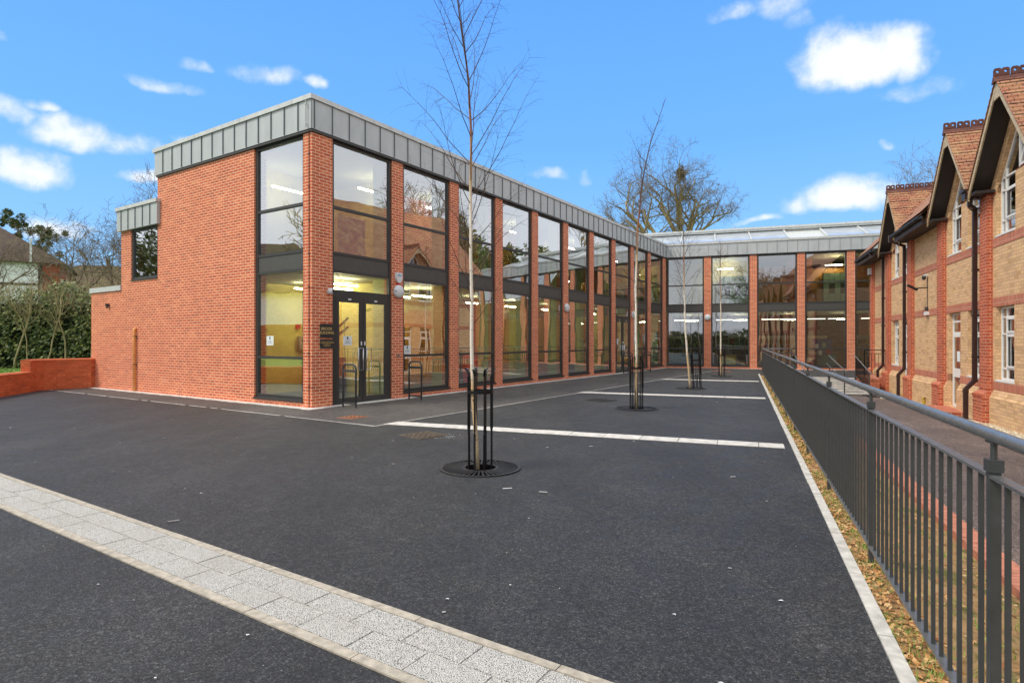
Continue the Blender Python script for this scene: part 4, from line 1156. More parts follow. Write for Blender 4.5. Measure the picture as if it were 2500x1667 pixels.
def bigtree(label, loc, H, spread, seed, limbs, depth=5, trunk_r=.45, trunk_h=None, tw=.02, group='bare trees beyond the buildings', mt_='bark', mt2='barkdark', gnarl=.35, kids=(5,5,5,4), upb=.05, lean=None):
    rnd = random.Random(seed)
    t = thing('bare_tree', label, 'tree', loc, 0, group)
    tb = MB(); cb = MB()
    th = trunk_h or H*.3
    tb.tube([(0,0,0),(.05,0,th*.5),(0,0,th)], [trunk_r*1.15,trunk_r*.95,trunk_r*.85], 10)
    def grow(p, d, L, r, lev):
        n = 6 if lev < 3 else 4
        pts = [p]; nodes = []
        for k in range(n):
            j = gnarl*(.6 if lev == 0 else 1)
            d = (d+Vector((rnd.uniform(-j,j),rnd.uniform(-j,j),rnd.uniform(-j,j)*.8+upb))).normalized()
            p = p+d*L/n; pts.append(p); nodes.append((p, d.copy(), (k+1)/n))
        tgt = tb if lev <= 1 else cb
        r1 = max(r*.45, tw*.6)
        tgt.tube(pts, [r+(r1-r)*k/n for k in range(n+1)], 6 if lev <= 1 else (4 if lev == 2 else 3), False)
        if lev >= depth-1: return
        K = kids[min(lev, len(kids)-1)]
        for i in range(K):
            q, dd, f = nodes[min(n-1, int((i+.6+rnd.random()*.6)/K*n))]
            nd = rdir(rnd, dd, R(rnd.uniform(28,68)))
            grow(q, nd, L*rnd.uniform(.45,.7), max(r*.5*(1-.3*f), tw), lev+1)
    for (azm, upd, L, r) in limbs:
        a, u_ = R(azm), R(upd)
        grow(Vector((0,0,th*.97)), Vector((math.cos(a)*math.cos(u_), math.sin(a)*math.cos(u_), math.sin(u_))), L, r, 0)
    tb.build('trunk', M[mt_], t, None, True); cb.build('branches', M[mt2], t)
    return t
# big planes behind the rear wing
bigtree('large bare plane tree with a nest rising right of centre behind the rear wing', (17.4,60,0), 22, 9, 5,
  [(165,50,5.0,.28),(100,80,5.8,.26),(40,66,5.2,.24),(5,24,4.3,.22),(10,46,4.4,.20),(190,70,5.6,.2)], 6, .34, 12.0, .010, kids=(5,4,4,4,3), gnarl=.34)
bigtree('leaning bare plane tree left of the nest tree behind the rear wing', (14.8,58,0), 20, 8, 8,
  [(172,50,5.2,.30),(178,22,4.6,.26),(120,72,5.2,.24),(185,35,4.8,.22)], 6, .34, 10.8, .010, kids=(5,4,4,4,3), gnarl=.34)
t = thing('bird_nest', 'dark brown twig nest high in the right plane tree', 'nest', (17.2,59.6,18.7)); b = MB(); nr = random.Random(2)
for i in range(150):
    c = Vector((nr.gauss(0,.2), nr.gauss(0,.2), nr.gauss(0,.32))); d = rdir(nr, Vector((1,0,0)), nr.uniform(0,3.1))*.3
    b.tube([c-d, c+d], .03, 3, False)
b.build('twigs', M['barkdark'], t)
bigtree('thin bare tree rising behind the clay tiled roof', (30.4,42,0), 15, 5, 31,
  [(100,78,3.6,.08),(178,52,3.2,.07),(160,64,3.4,.06)], 5, .16, 9.4, .008, gnarl=.13, kids=(5,4,4,3), upb=.06)
bigtree('bare tree showing above the small stepped zinc roof', (-19.8,32,0), 8, 3, 41,
  [(0,62,3.6,.08),(60,70,3.6,.08),(20,40,3.2,.07)], 5, .16, 5.4, .009, gnarl=.3, kids=(5,5,4,3))
bigtree('bare tree out of frame at left that the end windows mirror', (-34,9,0), 13, 5, 63,
  [(0,60,4.8,.15),(70,70,5.2,.16),(150,55,4.8,.15),(220,62,5,.15),(290,55,4.8,.15)], 5, .3, 4, .03, gnarl=.25, kids=(6,5,5,4))
lt = [(-19.0,30,3.6,51,'low spreading bare tree above the hedge nearest the brick block'), (-21.8,32,3.4,52,'gnarled bare tree above the middle of the hedge'), (-25.5,34,3.8,53,'dark trunked bare tree beside the timber framed house'), (-28.2,31,3.2,54,'reddish bare tree at the far left above the hedge')]
for (x, y, h, sd_, lb) in lt:
    bigtree(lb, (x,y,.3), 7, 3, sd_, [(5,40,2.9,.07),(60,70,2.6,.06),(150,55,2.8,.07),(185,32,2.9,.06),(100,50,2.6,.06)], 5, .13, h+.2, .008, group='bare garden trees above the hedge', gnarl=.40, kids=(5,4,4,3), mt_='barkdark')
# out-of-frame trees that the glass mirrors
bigtree('bare tree beyond the clay roofed building at right', (36,27,0), 15, 6, 61,
  [(0,60,5.5,.16),(70,66,5.5,.16),(150,55,5.2,.15),(220,62,5.2,.15),(290,55,5.2,.15)], 5, .3, 7, .025, gnarl=.25, kids=(6,5,5,4))
bigtree('bare tree standing behind the viewpoint', (-2,-30,0), 13, 5, 62,
  [(0,60,4.8,.15),(70,70,5.2,.16),(150,55,4.8,.15),(220,62,5,.15),(290,55,4.8,.15)], 5, .3, 5, .03, gnarl=.25, kids=(6,5,5,4))

# ------------------------------------------------------------------ hedges
def hedge(label, p0, p1, zb, h, th, n, seed, stems=14, leafr=(.03,.085)):
    rnd = random.Random(seed); P0 = Vector(p0); P1 = Vector(p1); d = (P1-P0); L = d.length; d.normalize(); nn = Vector((-d.y, d.x))
    t = thing('hedge', label, 'hedge', (P0.x, P0.y, zb), math.atan2(d.y, d.x))
    b = MB()
    for i in range(n):
        x = rnd.uniform(0, L); top = h*(1+.07*math.sin(x*1.7)+.05*math.sin(x*4.3))
        z = rnd.random()**.85*top; y = rnd.uniform(-th/2, th/2)
        # clumpy gaps
        g_ = math.sin(x*2.9+z*2.1)*math.sin(x*1.3-z*3.7+y*2)
        if g_ > .35 and rnd.random() < .65: continue
        r = rnd.uniform(*leafr); a = rdir(rnd, Vector((0,-.5,.5)), rnd.uniform(0,1.3)); o_ = a.orthogonal().normalized(); q = a.cross(o_)
        c = Vector((x, y, z)); b.face([c-o_*r, c-q*r*.6, c+o_*r, c+q*r*.6])
    b.build('foliage', M['ivy'], t)
    c = MB(); c.box(0, L, th*.12, th*.35, 0, h*.82); c.build('inner_shade', plain('shaded_ivy',(.012,.02,.008),.95), t)  # slab coloured near black to stand for shade within the hedge
    for i in range(stems):
        s = MB(); x = L*(i+.5+rnd.uniform(-.3,.3))/stems; p = Vector((x, -th*.5, 0)); dd = Vector((rnd.uniform(-.15,.15), 0, 1)); r = rnd.uniform(.022,.042); pts = [p.copy()]
        for k in range(8):
            dd = (dd+Vector((rnd.uniform(-.28,.28), rnd.uniform(-.08,.08), .25))).normalized(); p = p+dd*h*.115; pts.append(p.copy())
            if k > 2:
                for m_ in range(4):
                    e = rdir(rnd, dd, R(rnd.uniform(30,60))); pp = p.copy(); bp = [pp.copy()]
                    for u_ in range(4):
                        e = (e+Vector((rnd.uniform(-.35,.35),rnd.uniform(-.3,.1),rnd.uniform(0,.3)))).normalized(); pp = pp+e*.26; bp.append(pp.copy())
                    s.tube(bp, [r*.36,r*.28,r*.2,r*.14,.006], 4, False)
        s.tube(pts, [r*(1-.07*k) for k in range(len(pts))], 7)
        s.build('stem', M['barkpale'], t, None, True)
    # twiggy trimmed top
    s = MB()
    for i in range(int(L*280)):
        x = rnd.uniform(0, L); y = rnd.uniform(-th/2-.08, th/2); z = h*rnd.uniform(.62,1.03); dd = rdir(rnd, Vector((0,0,1)), rnd.uniform(0,.9)); l = rnd.uniform(.15,.4)
        c_ = Vector((x,y,z)); m1 = c_+dd*l*.5+Vector((rnd.uniform(-.04,.04),0,0)); s.tube([c_, m1, m1+dd*l*.5+Vector((rnd.uniform(-.06,.06),0,.02))], [.010,.007,.004], 3, False)
    s.build('twigs', M['barkpale'], t)
    return t
hedge('tall ivy covered hedge with pale stems behind the low orange wall', (-30,22.6), (-13.0,24.4), .5, 3.2, 1.3, 46000, 71, 24)
hedge('clipped hedge behind the viewpoint mirrored in the rear wing glass', (-14,-22), (20,-24), -.5, 3.6, 1.5, 9000, 72, 3, (.12,.28))

# ------------------------------------------------------------------ houses
def tudor(label, loc, rz, W=9., Dp=8., hw=5.2, hr=3.6):
    t = thing('timber_framed_house', label, 'house', loc, rz)
    b = MB(); b.box(0, W, 0, Dp, 0, hw*.52); b.box(W-1.1, W-.003, .003, Dp-.01, hw*.52, hw); b.build('brick_wall', M['redplain'], t)
    b = MB(); b.box(0, W-1.1, .004, Dp-.02, hw*.52, hw); b.build('render_wall', M['render'], t)
    b = MB()
    for x in (0,.95,2.3,3.7,5.0,6.3,W-1.35): b.box(x, x+.28, -.03, .004, hw*.5, hw)
    for z in (hw*.5, hw*.74, hw-.2): b.box(0, W-1.12, -.035, .003, z, z+.18)
    b.build('timber_frame', M['timber'], t)
    for x in (1.2,5.3,):
        f = MB(); f.box(x, x+1.0, -.05, .02, hw*.55, hw*.72); ff = f.build('window', M['timber'], t)
        p = MB(); p.box(x+.08, x+.92, -.06, -.05, hw*.57, hw*.70); p.build('pane', M['glassold'], ff)
    e = .5; zr = hw+hr
    b = MB()
    A1 = [(-e,-e,hw-.3),(W+e,-e,hw-.3),(W*.45,Dp/2,zr),(-e,Dp/2,zr)]
    b.face(A1, [(0,0),(W,0),(W*.45,6),(0,6)])
    b.face([(W+e,Dp+e,hw-.3),(-e,Dp+e,hw-.3),(-e,Dp/2,zr),(W*.45,Dp/2,zr)], [(0,0),(W,0),(W,6),(0,6)])
    b.face([(W+e,-e,hw-.3),(W+e,Dp+e,hw-.3),(W*.45,Dp/2,zr)], [(0,0),(Dp,0),(Dp/2,6)])
    b.face([(-e,Dp+e,hw-.3),(-e,-e,hw-.3),(-e,Dp/2,zr)]); b.face([(-e,-e,hw-.32),(-e,Dp+e,hw-.32),(W+e,Dp+e,hw-.32),(W+e,-e,hw-.32)])
    rf = b.build('roof', M['tilefar'], t)
    c = MB(); c.box(W*.86, W*.86+.12, -.6, -.48, hw-.3, hw+1.5); c.build('soil_pipe', M['white'], t)
    return t
tudor('timber framed house with white panels and dark tiled roof at far left', (-46.6,39.6,0), R(32), 12.8, 9., 8.0, 4.6)
tudor('white gabled house out of frame at left, mirrored in the end window', (-44,16,0), R(-75), 10, 8, 5.4, 3.8)
def hiphouse(label, loc, rz, W, Dp, hw, hr):
    t = thing('brick_house', label, 'house', loc, rz)
    b = MB(); b.box(0, W, 0, Dp, 0, hw); b.build('wall', M['redplain'], t)
    b = MB(); e = .5
    q = [(-e,-e,hw),(W+e,-e,hw),(W+e,Dp+e,hw),(-e,Dp+e,hw)]; r1 = (W*.35,Dp/2,hw+hr); r2 = (W*.65,Dp/2,hw+hr)
    b.face([q[0],q[1],r2,r1],[(0,0),(W,0),(W*.65,5),(W*.35,5)]); b.face([q[1],q[2],r2],[(0,0),(Dp,0),(Dp/2,5)]); b.face([q[2],q[3],r1,r2],[(0,0),(W,0),(W*.65,5),(W*.35,5)]); b.face([q[3],q[0],r1],[(0,0),(Dp,0),(Dp/2,5)])
    b.face(q[::-1])
    b.build('roof', M['tilemoss'], t)
    for x in (W*.15, W*.45, W*.75):
        f = MB(); f.box(x, x+1.3, -.05, .03, hw-1.7, hw-.5); ff = f.build('window', M['white'], t); p = MB(); p.box(x+.1, x+1.2, -.06, -.05, hw-1.6, hw-.6); p.build('pane', M['glassold'], ff)
M['tilemoss'] = tiles('mossy_tiles', (.13,.085,.045), (.10,.07,.035), (.15,.14,.045))
hiphouse('brick house with mossy brown hipped roof beyond the hedge', (-46.0,53.5,0), R(14), 11.5, 8, 5.8, 3.4)

def conifer(label, loc, h, r, seed, n=2600, lf=(.12,.3)):
    rnd = random.Random(seed); t = thing('evergreen_tree', label, 'tree', loc, 0, 'dark evergreen trees')
    b = MB(); b.tube([(0,0,0),(0,0,h*.8)], [r*.12, r*.04], 8); b.build('trunk', M['barkdark'], t)
    c = MB(); cl_ = [(Vector((rnd.gauss(0,r*.42), rnd.gauss(0,r*.42), h*rnd.uniform(.45,.98))), rnd.uniform(.14,.30)*r) for _ in range(46)]
    for i in range(n):
        cc, rr_ = rnd.choice(cl_); q = cc+rdir(rnd, Vector((0,0,1)), rnd.uniform(0,3.14))*rr_*rnd.random()**.4
        a = rdir(rnd, Vector((0,0,1)), rnd.uniform(0,3.1)); o_ = a.orthogonal().normalized(); s_ = rnd.uniform(*lf)
        c.face([q-o_*s_, q-a.cross(o_)*s_*.4, q+o_*s_, q+a.cross(o_)*s_*.4])
    c.build('crown', M['pine'], t)
conifer('taller dark evergreen tree above the timber framed house roof', (-50.6,60,0), 15.0, 1.7, 81, 12000, (.07,.17))
conifer('shorter evergreen tree right of the taller one behind the house', (-47.9,60,0), 13.4, 1.5, 82, 9000, (.07,.17))
conifer('evergreen tree at the far left edge above the house roof', (-54.3,62,0), 15.6, 1.4, 83, 9000, (.07,.17))

conifer('broad evergreen added out of frame at right to darken the bay reflections', (44,34,0), 14, 6, 85, 8000, (.2,.4))  # unseen evergreens and hedge added so the lower bays mirror foliage, not sky
conifer('second evergreen added out of frame at right to darken the bay reflections', (52,41,0), 14, 6, 86, 8000, (.2,.4))
hedge('hedge added out of frame at right, filling the sky gap in the bay reflections', (34,38), (46,22), -.5, 4.5, 1.5, 9000, 87, 3, (.12,.28))
conifer('broad evergreen out of frame at left, mirrored in the side window', (-46,25,0), 13, 5.5, 84, 7000, (.15,.3))
# ------------------------------------------------------------------ fence
F0 = Matrix.Identity(4)
fz = lambda s: 0.0
fn = thing('railing_fence', 'long dark grey metal railing with round handrail between yard and sunken path', 'railing', D(.03,0), RD)
posts = [-4.45+2.235*i for i in range(14)]; posts = [s for s in posts if s < 25.2]+[25.5]
for s in posts:
    b = MB(); b.box(-.0175,.0175,s-.0175,s+.0175,-.25,1.12); b.box(-.024,.024,s-.024,s+.024,1.12,1.165); b.tube([(0,s,1.165),(0,s,1.225)], .011, 10)
    b.box(-.014,.014,s-.04,s+.04,1.224,1.232)
    b.build('post', M['fence'], fn)
s0, s1 = -4.9, 25.5
hr = MB(); hp = [(0,-4.9,1.252)]+[(0,-4.9+i*1.5,1.252) for i in range(1,20)]+[(0,25.0,1.252),(0,25.3,1.252)]
for k in range(1,7):
    a = k/6*math.pi/2; hp.append((.18-.18*math.cos(a), 25.3+.18*math.sin(a), 1.252))
hp += [(.6,25.48,1.252),(1.25,25.48,1.252)]
hr.tube(hp, .0245, 14); hr.build('handrail', M['rail'], fn, None, True)
for i in range(len(posts)-1):
    a, c = posts[i]+.02, posts[i+1]-.02
    b = MB(); b.box(-.02,.02,a,c,1.098,1.110); b.build('top_rail', M['rail'], fn)
    b = MB(); b.box(-.02,.02,a,c,.115,.128); b.build('bottom_rail', M['rail'], fn)
bars = []
for i in range(len(posts)-1):
    a, c = posts[i], posts[i+1]; n = 18; 
    if c-a < 1.5: n = max(2, int((c-a)/.124))
    for k in range(1, n): bars.append(a+(c-a)*k/n)
bars = [s for s in bars if s > -3.0]
proto = None
for s in bars[:100]:
    if proto is None:
        b = MB(); b.box(-.0085,.0085,-.006,.006,.128,1.098); proto = b.build('bar', M['fence'], fn); proto.location = (0,s,0)
    else:
        o = proto.copy(); COL.objects.link(o); o.parent = fn; o.location = (0,s,0)
b = MB()
for s in bars[100:]: b.box(-.0085,.0085,s-.006,s+.006,.128,1.098)
b2 = b.build('bars', M['fence'], fn); b2['kind'] = 'stuff'
# end return of the fence
b = MB(); b.box(1.22,1.28,25.45,25.51,0,1.2); b.box(.06,1.22,25.47,25.49,1.05,1.08); b.box(.06,1.22,25.47,25.49,.1,.13); b.build('end_return', M['fence'], fn)
b = MB()
for k in range(1,10): x = .03+k*.12; b.box(x-.006,x+.006,25.468,25.492,.13,1.05)
b.build('end_bars', M['fence'], fn)

# ------------------------------------------------------------------ stairs, rails, piers
t = thing('steps', 'broad shallow dark steps with white nosings down to the path', 'steps', D(0,0), RD)
nst = 7; sb, st_ = 20.0, 24.3; zb = -.42
for k in range(nst+1):
    y1_ = st_-k*(st_-sb)/nst; y0_ = st_-(k+1)*(st_-sb)/nst
    ztop = 0 - k*.42/nst
    if k == nst: break
    zt = -(k+1)*.42/nst
    b = MB(); b.box(1.3,3.68,y0_,y1_,-.6,zt); so_ = b.build('step', M['asphalt2'], t)
    b = MB(); b.box(1.3,3.68,y1_-.04,y1_+.20,ztop-.06,ztop+.006); b.build('nosing', M['band'], so_)
b = MB(); b.box(1.12,1.3,19.9,25.5,-.6,-.05); b.build('side_wall', M['redplain'], t)
def stair_rail(label, p, double=False, bars=False, lo=20.1, zl_=.53):
    t = thing('stair_handrail', label, 'handrail', D(p,0), RD, 'steel handrails on the steps')
    b = MB(); b.tube([(0,24.4,.98),(0,24.2,.95),(0,lo,zl_),(0,lo-.3,zl_-.01),(0,lo-.35,zl_-.08)], .022, 10); b.build('rail', M['rail'], t, None, True)
    for s, z0, z1 in ((24.2,0,.95),(lo,-.42,zl_)):
        b = MB(); b.tube([(0,s,z0),(0,s,z1)], .02, 8); b.build('post', M['fence'], t)
    if bars:
        b = MB()
        for k in range(25):
            y = lo+.06+k*.12; zr_ = zl_+(y-lo)*(.95-zl_)/(24.2-lo); b.box(-.007,.007,y-.007,y+.007,zr_-.78,zr_-.02)
        b.beam((0,lo,zl_-.78),(0,24.2,.17),.02,.02); b.build('bars', M['black'], t)
    if double:
        b = MB(); b.tube([(-.12,24.2,.65),(-.12,20.1,.23)], .018, 8); b.build('lower_rail', M['rail'], t, None, True)
stair_rail('steel handrail at the left of the steps beside the railing end', 1.34)
stair_rail('double steel handrail in the middle of the steps', 2.7, True)
stair_rail('steel handrail at the right of the steps beside the brick piers', 3.70, bars=True, lo=21.2, zl_=.42)
t = thing('landing_railing', 'short black balustrade on the landing beside the buff building', 'railing', D(3.74,22.45), RD)
b = MB(); b.box(0,.76,-.02,.02,1.24,1.27); b.box(0,.76,-.012,.012,1.10,1.12); b.box(.0,.76,-.012,.012,.26,.28); b.build('rails', M['black'], t)
for x in (0,.74):
    b = MB(); b.box(x-.02,x+.02,-.02,.02,.15,1.25); b.build('post', M['black'], t)
for k in range(1,6):
    b = MB(); x = k*.124; b.box(x-.007,x+.007,-.007,.007,.28,1.10); b.build('bar', M['black'], t)
t = thing('brick_pier', 'red brick corner retaining wall at the foot of the steps', 'wall', D(0,0), RD)
b = MB(); b.box(3.76,4.10,21.5,24.3,-.5,.10); b.box(4.10,4.50,22.2,24.3,-.5,.10); b.build('wall', M['red'], t)
b = MB(); b.box(3.745,4.115,21.485,24.3,.10,.165); b.box(4.115,4.5,22.185,24.3,.10,.165); b.build('coping', M['soldier'], t)
t = thing('door_mat', 'black rubber mat by the foot of the brick pier', 'mat', D(3.85,19.9,-.405), RD)
b = MB(); b.box(-.5,.55,-.5,.7,-.01,.012); b.build('mat', M['asphalt'], t)
for k in range(6):
    b = MB(); b.box(-.48,.53,-.45+k*.2,-.43+k*.2,.012,.017); b.build('rib', M['black'], t)

# ------------------------------------------------------------------ right-hand building (frame D)
rb = thing('buff_brick_building', 'buff and red brick two-storey building with gabled clay tiled roof at right', 'building', D(0,0,-.0), RD)
P0 = 4.55
GC = [3.73, 7.06, 10.4, 13.73, 20.4]          # gable centres
PC = [-1.25, 2.08, 5.40, 8.73, 12.07, 15.40, 18.73, 22.07, 25.15]
S0, S1 = -3.0, 25.38
Z0 = -.5
openings = []      # (s0,s1,z0,z1)
def op(c, which, kind):
    a, e = (.28, 1.24) if which > 0 else (-1.24, -.28)
    openings.append((c+a, c+e, -.22 if kind == 'door' else .70, 2.39, kind, c))
for c in (3.73,7.06,10.4): op(c,1,'win'); op(c,-1,'win')
op(13.73,1,'door'); op(13.73,-1,'win'); op(20.4,1,'win'); op(20.4,-1,'door')
# front wall pieces between s cuts
cuts = sorted(openings)
wall = MB(); x = S0
for (a, e, z0, z1, k, c) in cuts:
    wall.box(P0, P0+.3, x, a, Z0, 3.98) if True else None
    wall.box(P0, P0+.3, a, e, Z0, z0); wall.box(P0, P0+.3, a, e, z1, 3.98); x = e
wall.box(P0, P0+.3, x, S1, Z0, 3.98)
wall.box(P0+.3, 12, S1-.3, S1, Z0, 5.15)
wall.box(P0+.3, 12, S0, S0+.3, Z0, 5.15)
# upper walls
def gable_bay(c):
    """upper wall of a gabled bay with pointed glazing"""
    M1 = Matrix(((0,0,1,0),(1,0,0,0),(0,1,0,0),(0,0,0,1)))       # (x,y,z)->(p=z, s=x, z=y)
    h = 1.665; sl = 1.2; apex = 6.72
    for sg in (1,-1):
        poly = [(c+sg*1.24,3.98),(c+sg*h,3.98),(c+sg*h,5.05),(c,7.05),(c,apex),(c+sg*1.24,apex-1.24*sl)]
        if sg < 0: poly = poly[::-1]
        wall.prism(poly, P0, P0+.3, M1)
    wall.box(P0+.01, P0+.28, c-.25, c+.25, 3.98, 5.25)
for c in GC: gable_bay(c)
for a, e in ((S0, 3.73-1.665), (15.395, 18.735), (22.065, S1)):
    wall.box(P0, P0+.3, a, e, 3.98, 5.15)
wall.build('wall', M['buff'], rb)
b = MB(); b.box(12.3, 28, 12, S1-.2, Z0, 5.6); b.build('reflection_block', M['buff'], rb)  # unseen block added so the far bays mirror brick instead of sky
# plinth with weathered top, set proud
pl = MB()
M2 = Matrix(((1,0,0,0),(0,0,1,0),(0,1,0,0),(0,0,0,1)))      # poly(x=p,y=z) extruded along s
def plinth(a, e):
    pl.prism([(4.455,Z0),(P0-.001,Z0),(P0-.001,.49),(P0-.02,.47),(4.475,.34),(4.455,.32)], a, e, M2)
segs = []
x = S0
for (a, e, z0, z1, k, c) in cuts:
    if k == 'door': segs.append((x, a-.02)); x = e+.02
segs.append((x, S1))
for a, e in segs:
    pp = a
    for pc in PC:
        if a < pc < e: plinth(pp, pc-.32); pp = pc+.32
    if pp < e: plinth(pp, e)
pl.build('plinth', M['buff'], rb)
# pilasters
for pc in PC:
    b = MB(); b.box(4.44, P0-.001, pc-.235, pc+.235, .42, 5.12)
    b.prism([(4.33,Z0),(P0-.002,Z0),(P0-.002,.44),(4.43,.44),(4.345,.38),(4.315,.37),(4.315,.31),(4.33,.30)], pc-.315, pc+.315, M2)
    b.build('pilaster', M['red'], rb)
# soldier bands
b = MB()
for z0, z1 in ((2.395,2.60),(.50,.70),(3.76,3.96)):
    pp = S0
    for pc in PC+[S1+.3]:
        a, e = pp, pc-.24
        if z0 > 3:      # upper band on flat bays, sills on gabled ones
            b.box(P0-.012, P0+.2, a, min(e,S1), z0, z1)
        elif z0 > 2: b.box(P0-.012, P0+.2, a, min(e,S1), z0, z1)
        else:
            q = a
            for (oa, oe, oz0, oz1, k, c) in cuts:
                if oa >= a and oe <= e and k == 'door': b.box(P0-.012, P0+.2, q, oa, z0, z1-.002); q = oe
            b.box(P0-.012, P0+.2, q, min(e,S1), z0, z1-.002)
        pp = pc+.24
b.build('soldier_band', M['soldier'], rb)
# red sloping brick cap of gable piers and jambs
b = MB()
for c in GC:
    b.prism([(P0-.01,5.25),(P0+.25,5.25),(P0+.25,5.42)], c-.255, c+.255, M2)
    for sg in (1,-1):
        b.prism([(P0-.02,4.98),(P0+.1,4.98),(P0+.1,5.2),(P0+.04,5.16)], min(c+sg*1.24,c+sg*1.43), max(c+sg*1.24,c+sg*1.43), M2)
b.build('brick_caps', M['redplain'], rb)
# windows and doors of ground floor
def win_frame(f, s0, s1, z0, z1, p=P0+.09, w=.045, d=.05):
    f.box(p, p+d, s0, s0+w, z0, z1); f.box(p, p+d, s1-w, s1, z0, z1); f.box(p, p+d, s0+w, s1-w, z0, z0+w); f.box(p, p+d, s0+w, s1-w, z1-w, z1)
def bldwindow(s0, s1, z0, z1, mull=.28, bars=(.22,), trans=(.42,.2), flip=False):
    f = MB(); p = P0+.09
    win_frame(f, s0, s1, z0, z1)
    ms = s1-.045-mull*(s1-s0)       # narrow light on the far side
    f.box(p, p+.048, ms-.02, ms+.02, z0+.045, z1-.045)
    H = z1-z0
    for fr in (.16, .63, .86):
        z = z0+H*fr; f.box(p+.002, p+.046, s0+.045, s1-.045, z-.018, z+.018)
    # opening sash frames
    for a, e in ((z0+H*.16+.02, z0+H*.63-.02), (z0+H*.63+.02, z0+H*.86-.02)):
        f.box(p-.02, p, s0+.05, s0+.095, a, e); f.box(p-.02, p, ms-.065, ms-.02, a, e); f.box(p-.02, p, s0+.095, ms-.065, a, a+.045); f.box(p-.02, p, s0+.095, ms-.065, e-.045, e)
    f.box(P0-.02, p-.02, s0-.03, s1+.03, z0-.04, z0)
    w_ = f.build('window', M['white'], rb)
    g_ = MB(); g_.box(p+.02, p+.028, s0+.04, s1-.04, z0+.04, z1-.04); g_.build('pane', M['glassold'], w_)
for (a, e, z0, z1, k, c) in openings:
    if k == 'win': bldwindow(a+.01, e-.01, z0+.03, z1-.01)
    else:
        f = MB(); p = P0+.09; win_frame(f, a+.01, e-.01, z0, z1-.01)
        f.box(p+.002, p+.046, a+.055, e-.055, 1.80, 1.86); f.box(p+.002, p+.046, a+.055, e-.055, 2.12, 2.17)
        ff = f.build('window', M['white'], rb); g_ = MB(); g_.box(p+.02, p+.028, a+.05, e-.05, 1.85, z1-.05); g_.build('pane', M['glassold'], ff)
        d = MB(); win_frame(d, a+.06, e-.06, z0+.02, 1.80, p=P0+.075, w=.08, d=.045); d.box(P0+.077, P0+.118, a+.14, e-.14, .62, .86)
        dd = d.build('door', M['white'], rb); g_ = MB(); g_.box(P0+.09, P0+.098, a+.13, e-.13, z0+.09, 1.73); g_.build('pane', M['glassold'], dd)
        h = MB(); h.box(P0+.03, P0+.075, a+.09, a+.11, .82, .95); h.build('handle', M['steel'], dd)
        n_ = MB(); n_.box(P0+.085, P0+.089, a+.35, a+.57, 1.05, 1.33); n_.build('notice', M['paper'], dd)
# gable glazing
for c in GC:
    f = MB(); p = P0+.09; apex = 6.70; sl = 1.2
    def bm_(s_a, z_a, s_b, z_b, w=.055): f.beam((p+.025, s_a, z_a), (p+.025, s_b, z_b), .05, w, up=(0,0,1) if abs(s_b-s_a) > .01 else (0,1,0))
    for sg in (1,-1):
        bm_(c+sg*1.21, 4.02, c+sg*1.21, apex-1.21*sl); bm_(c+sg*.28, 4.02, c+sg*.28, apex-.28*sl-.06)
        bm_(c+sg*1.21, apex-1.21*sl-.02, c, apex-.03); bm_(c+sg*1.21, 4.04, c+sg*.28, 4.04)
        for z in (4.32, 5.0, 5.28): bm_(c+sg*1.21, z, c+sg*.28, z, .036)
        bm_(c+sg*.98, 4.04, c+sg*.98, apex-.98*sl-.05, .036)
        a, e = sorted((c+sg*.95, c+sg*.31)); f.box(p-.02, p, a, a+.04, 4.34, 4.98); f.box(p-.02, p, e-.04, e, 4.34, 4.98); f.box(p-.02, p, a+.04, e-.04, 4.34, 4.38); f.box(p-.02, p, a+.04, e-.04, 4.94, 4.98)
        f.box(P0-.02, p-.002, min(c+sg*1.25,c+sg*.26), max(c+sg*1.25,c+sg*.26), 3.97, 4.01)
    bm_(c, 5.42, c, apex-.06); bm_(c-.28, 5.36, c+.28, 5.36, .05)
    bm_(c+.28,5.36,c,5.75,.05); bm_(c-.28,5.36,c,5.75,.05)
    w_ = f.build('gable_window', M['white'], rb)
    M1 = Matrix(((0,0,1,0),(1,0,0,0),(0,1,0,0),(0,0,0,1)))
    g_ = MB(); g_.prism([(c-1.2,4.02),(c+1.2,4.02),(c+1.2,apex-1.2*sl),(c,apex-.04),(c-1.2,apex-1.2*sl)], p+.028, p+.036, M1); g_.build('pane', M['glassold'], w_)
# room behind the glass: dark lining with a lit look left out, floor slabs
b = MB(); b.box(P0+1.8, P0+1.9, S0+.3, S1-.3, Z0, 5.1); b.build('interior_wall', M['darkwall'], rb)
b = MB(); b.box(P0+.3, P0+1.8, S0+.3, S1-.3, 2.75, 3.1); b.box(P0+.3,P0+1.8,S0+.3,S1-.3,-.45,-.3); b.build('interior_floor', M['ceil'], rb)
# roof
EP = 4.14; ez = 5.12
def roofz(p): return 5.28 + (p-EP+.25)*1.05
r = MB()
RP = 8.6
# main slope, only over flat bays at eave; gables cover the rest
def mslope(a, e, pe=EP-.15):
    l = (RP-pe)*1.45
    r.face([(pe,a,roofz(pe)),(pe,e,roofz(pe)),(RP,e,roofz(RP)),(RP,a,roofz(RP))][::-1], [(a,0),(e,0),(e,l),(a,l)][::-1])
    r.face([(pe,a,roofz(pe)-.08),(pe,e,roofz(pe)-.08),(RP,e,roofz(RP)-.08),(RP,a,roofz(RP)-.08)], [(a,0),(e,0),(e,l),(a,l)])
mslope(S0-.3, 3.73-1.66); mslope(15.4,18.73); mslope(22.07,S1+.3)
mslope(3.73-1.66, 15.4, EP+.5); mslope(18.73, 22.07, EP+.5)
r.face([(RP,S0-.3,roofz(RP)),(RP,S1+.3,roofz(RP)),(RP+4.5,S1+.3,5.3),(RP+4.5,S0-.3,5.3)][::-1])
r.build('roof', M['tile'], rb)
gs = 1.2; gap = 7.14
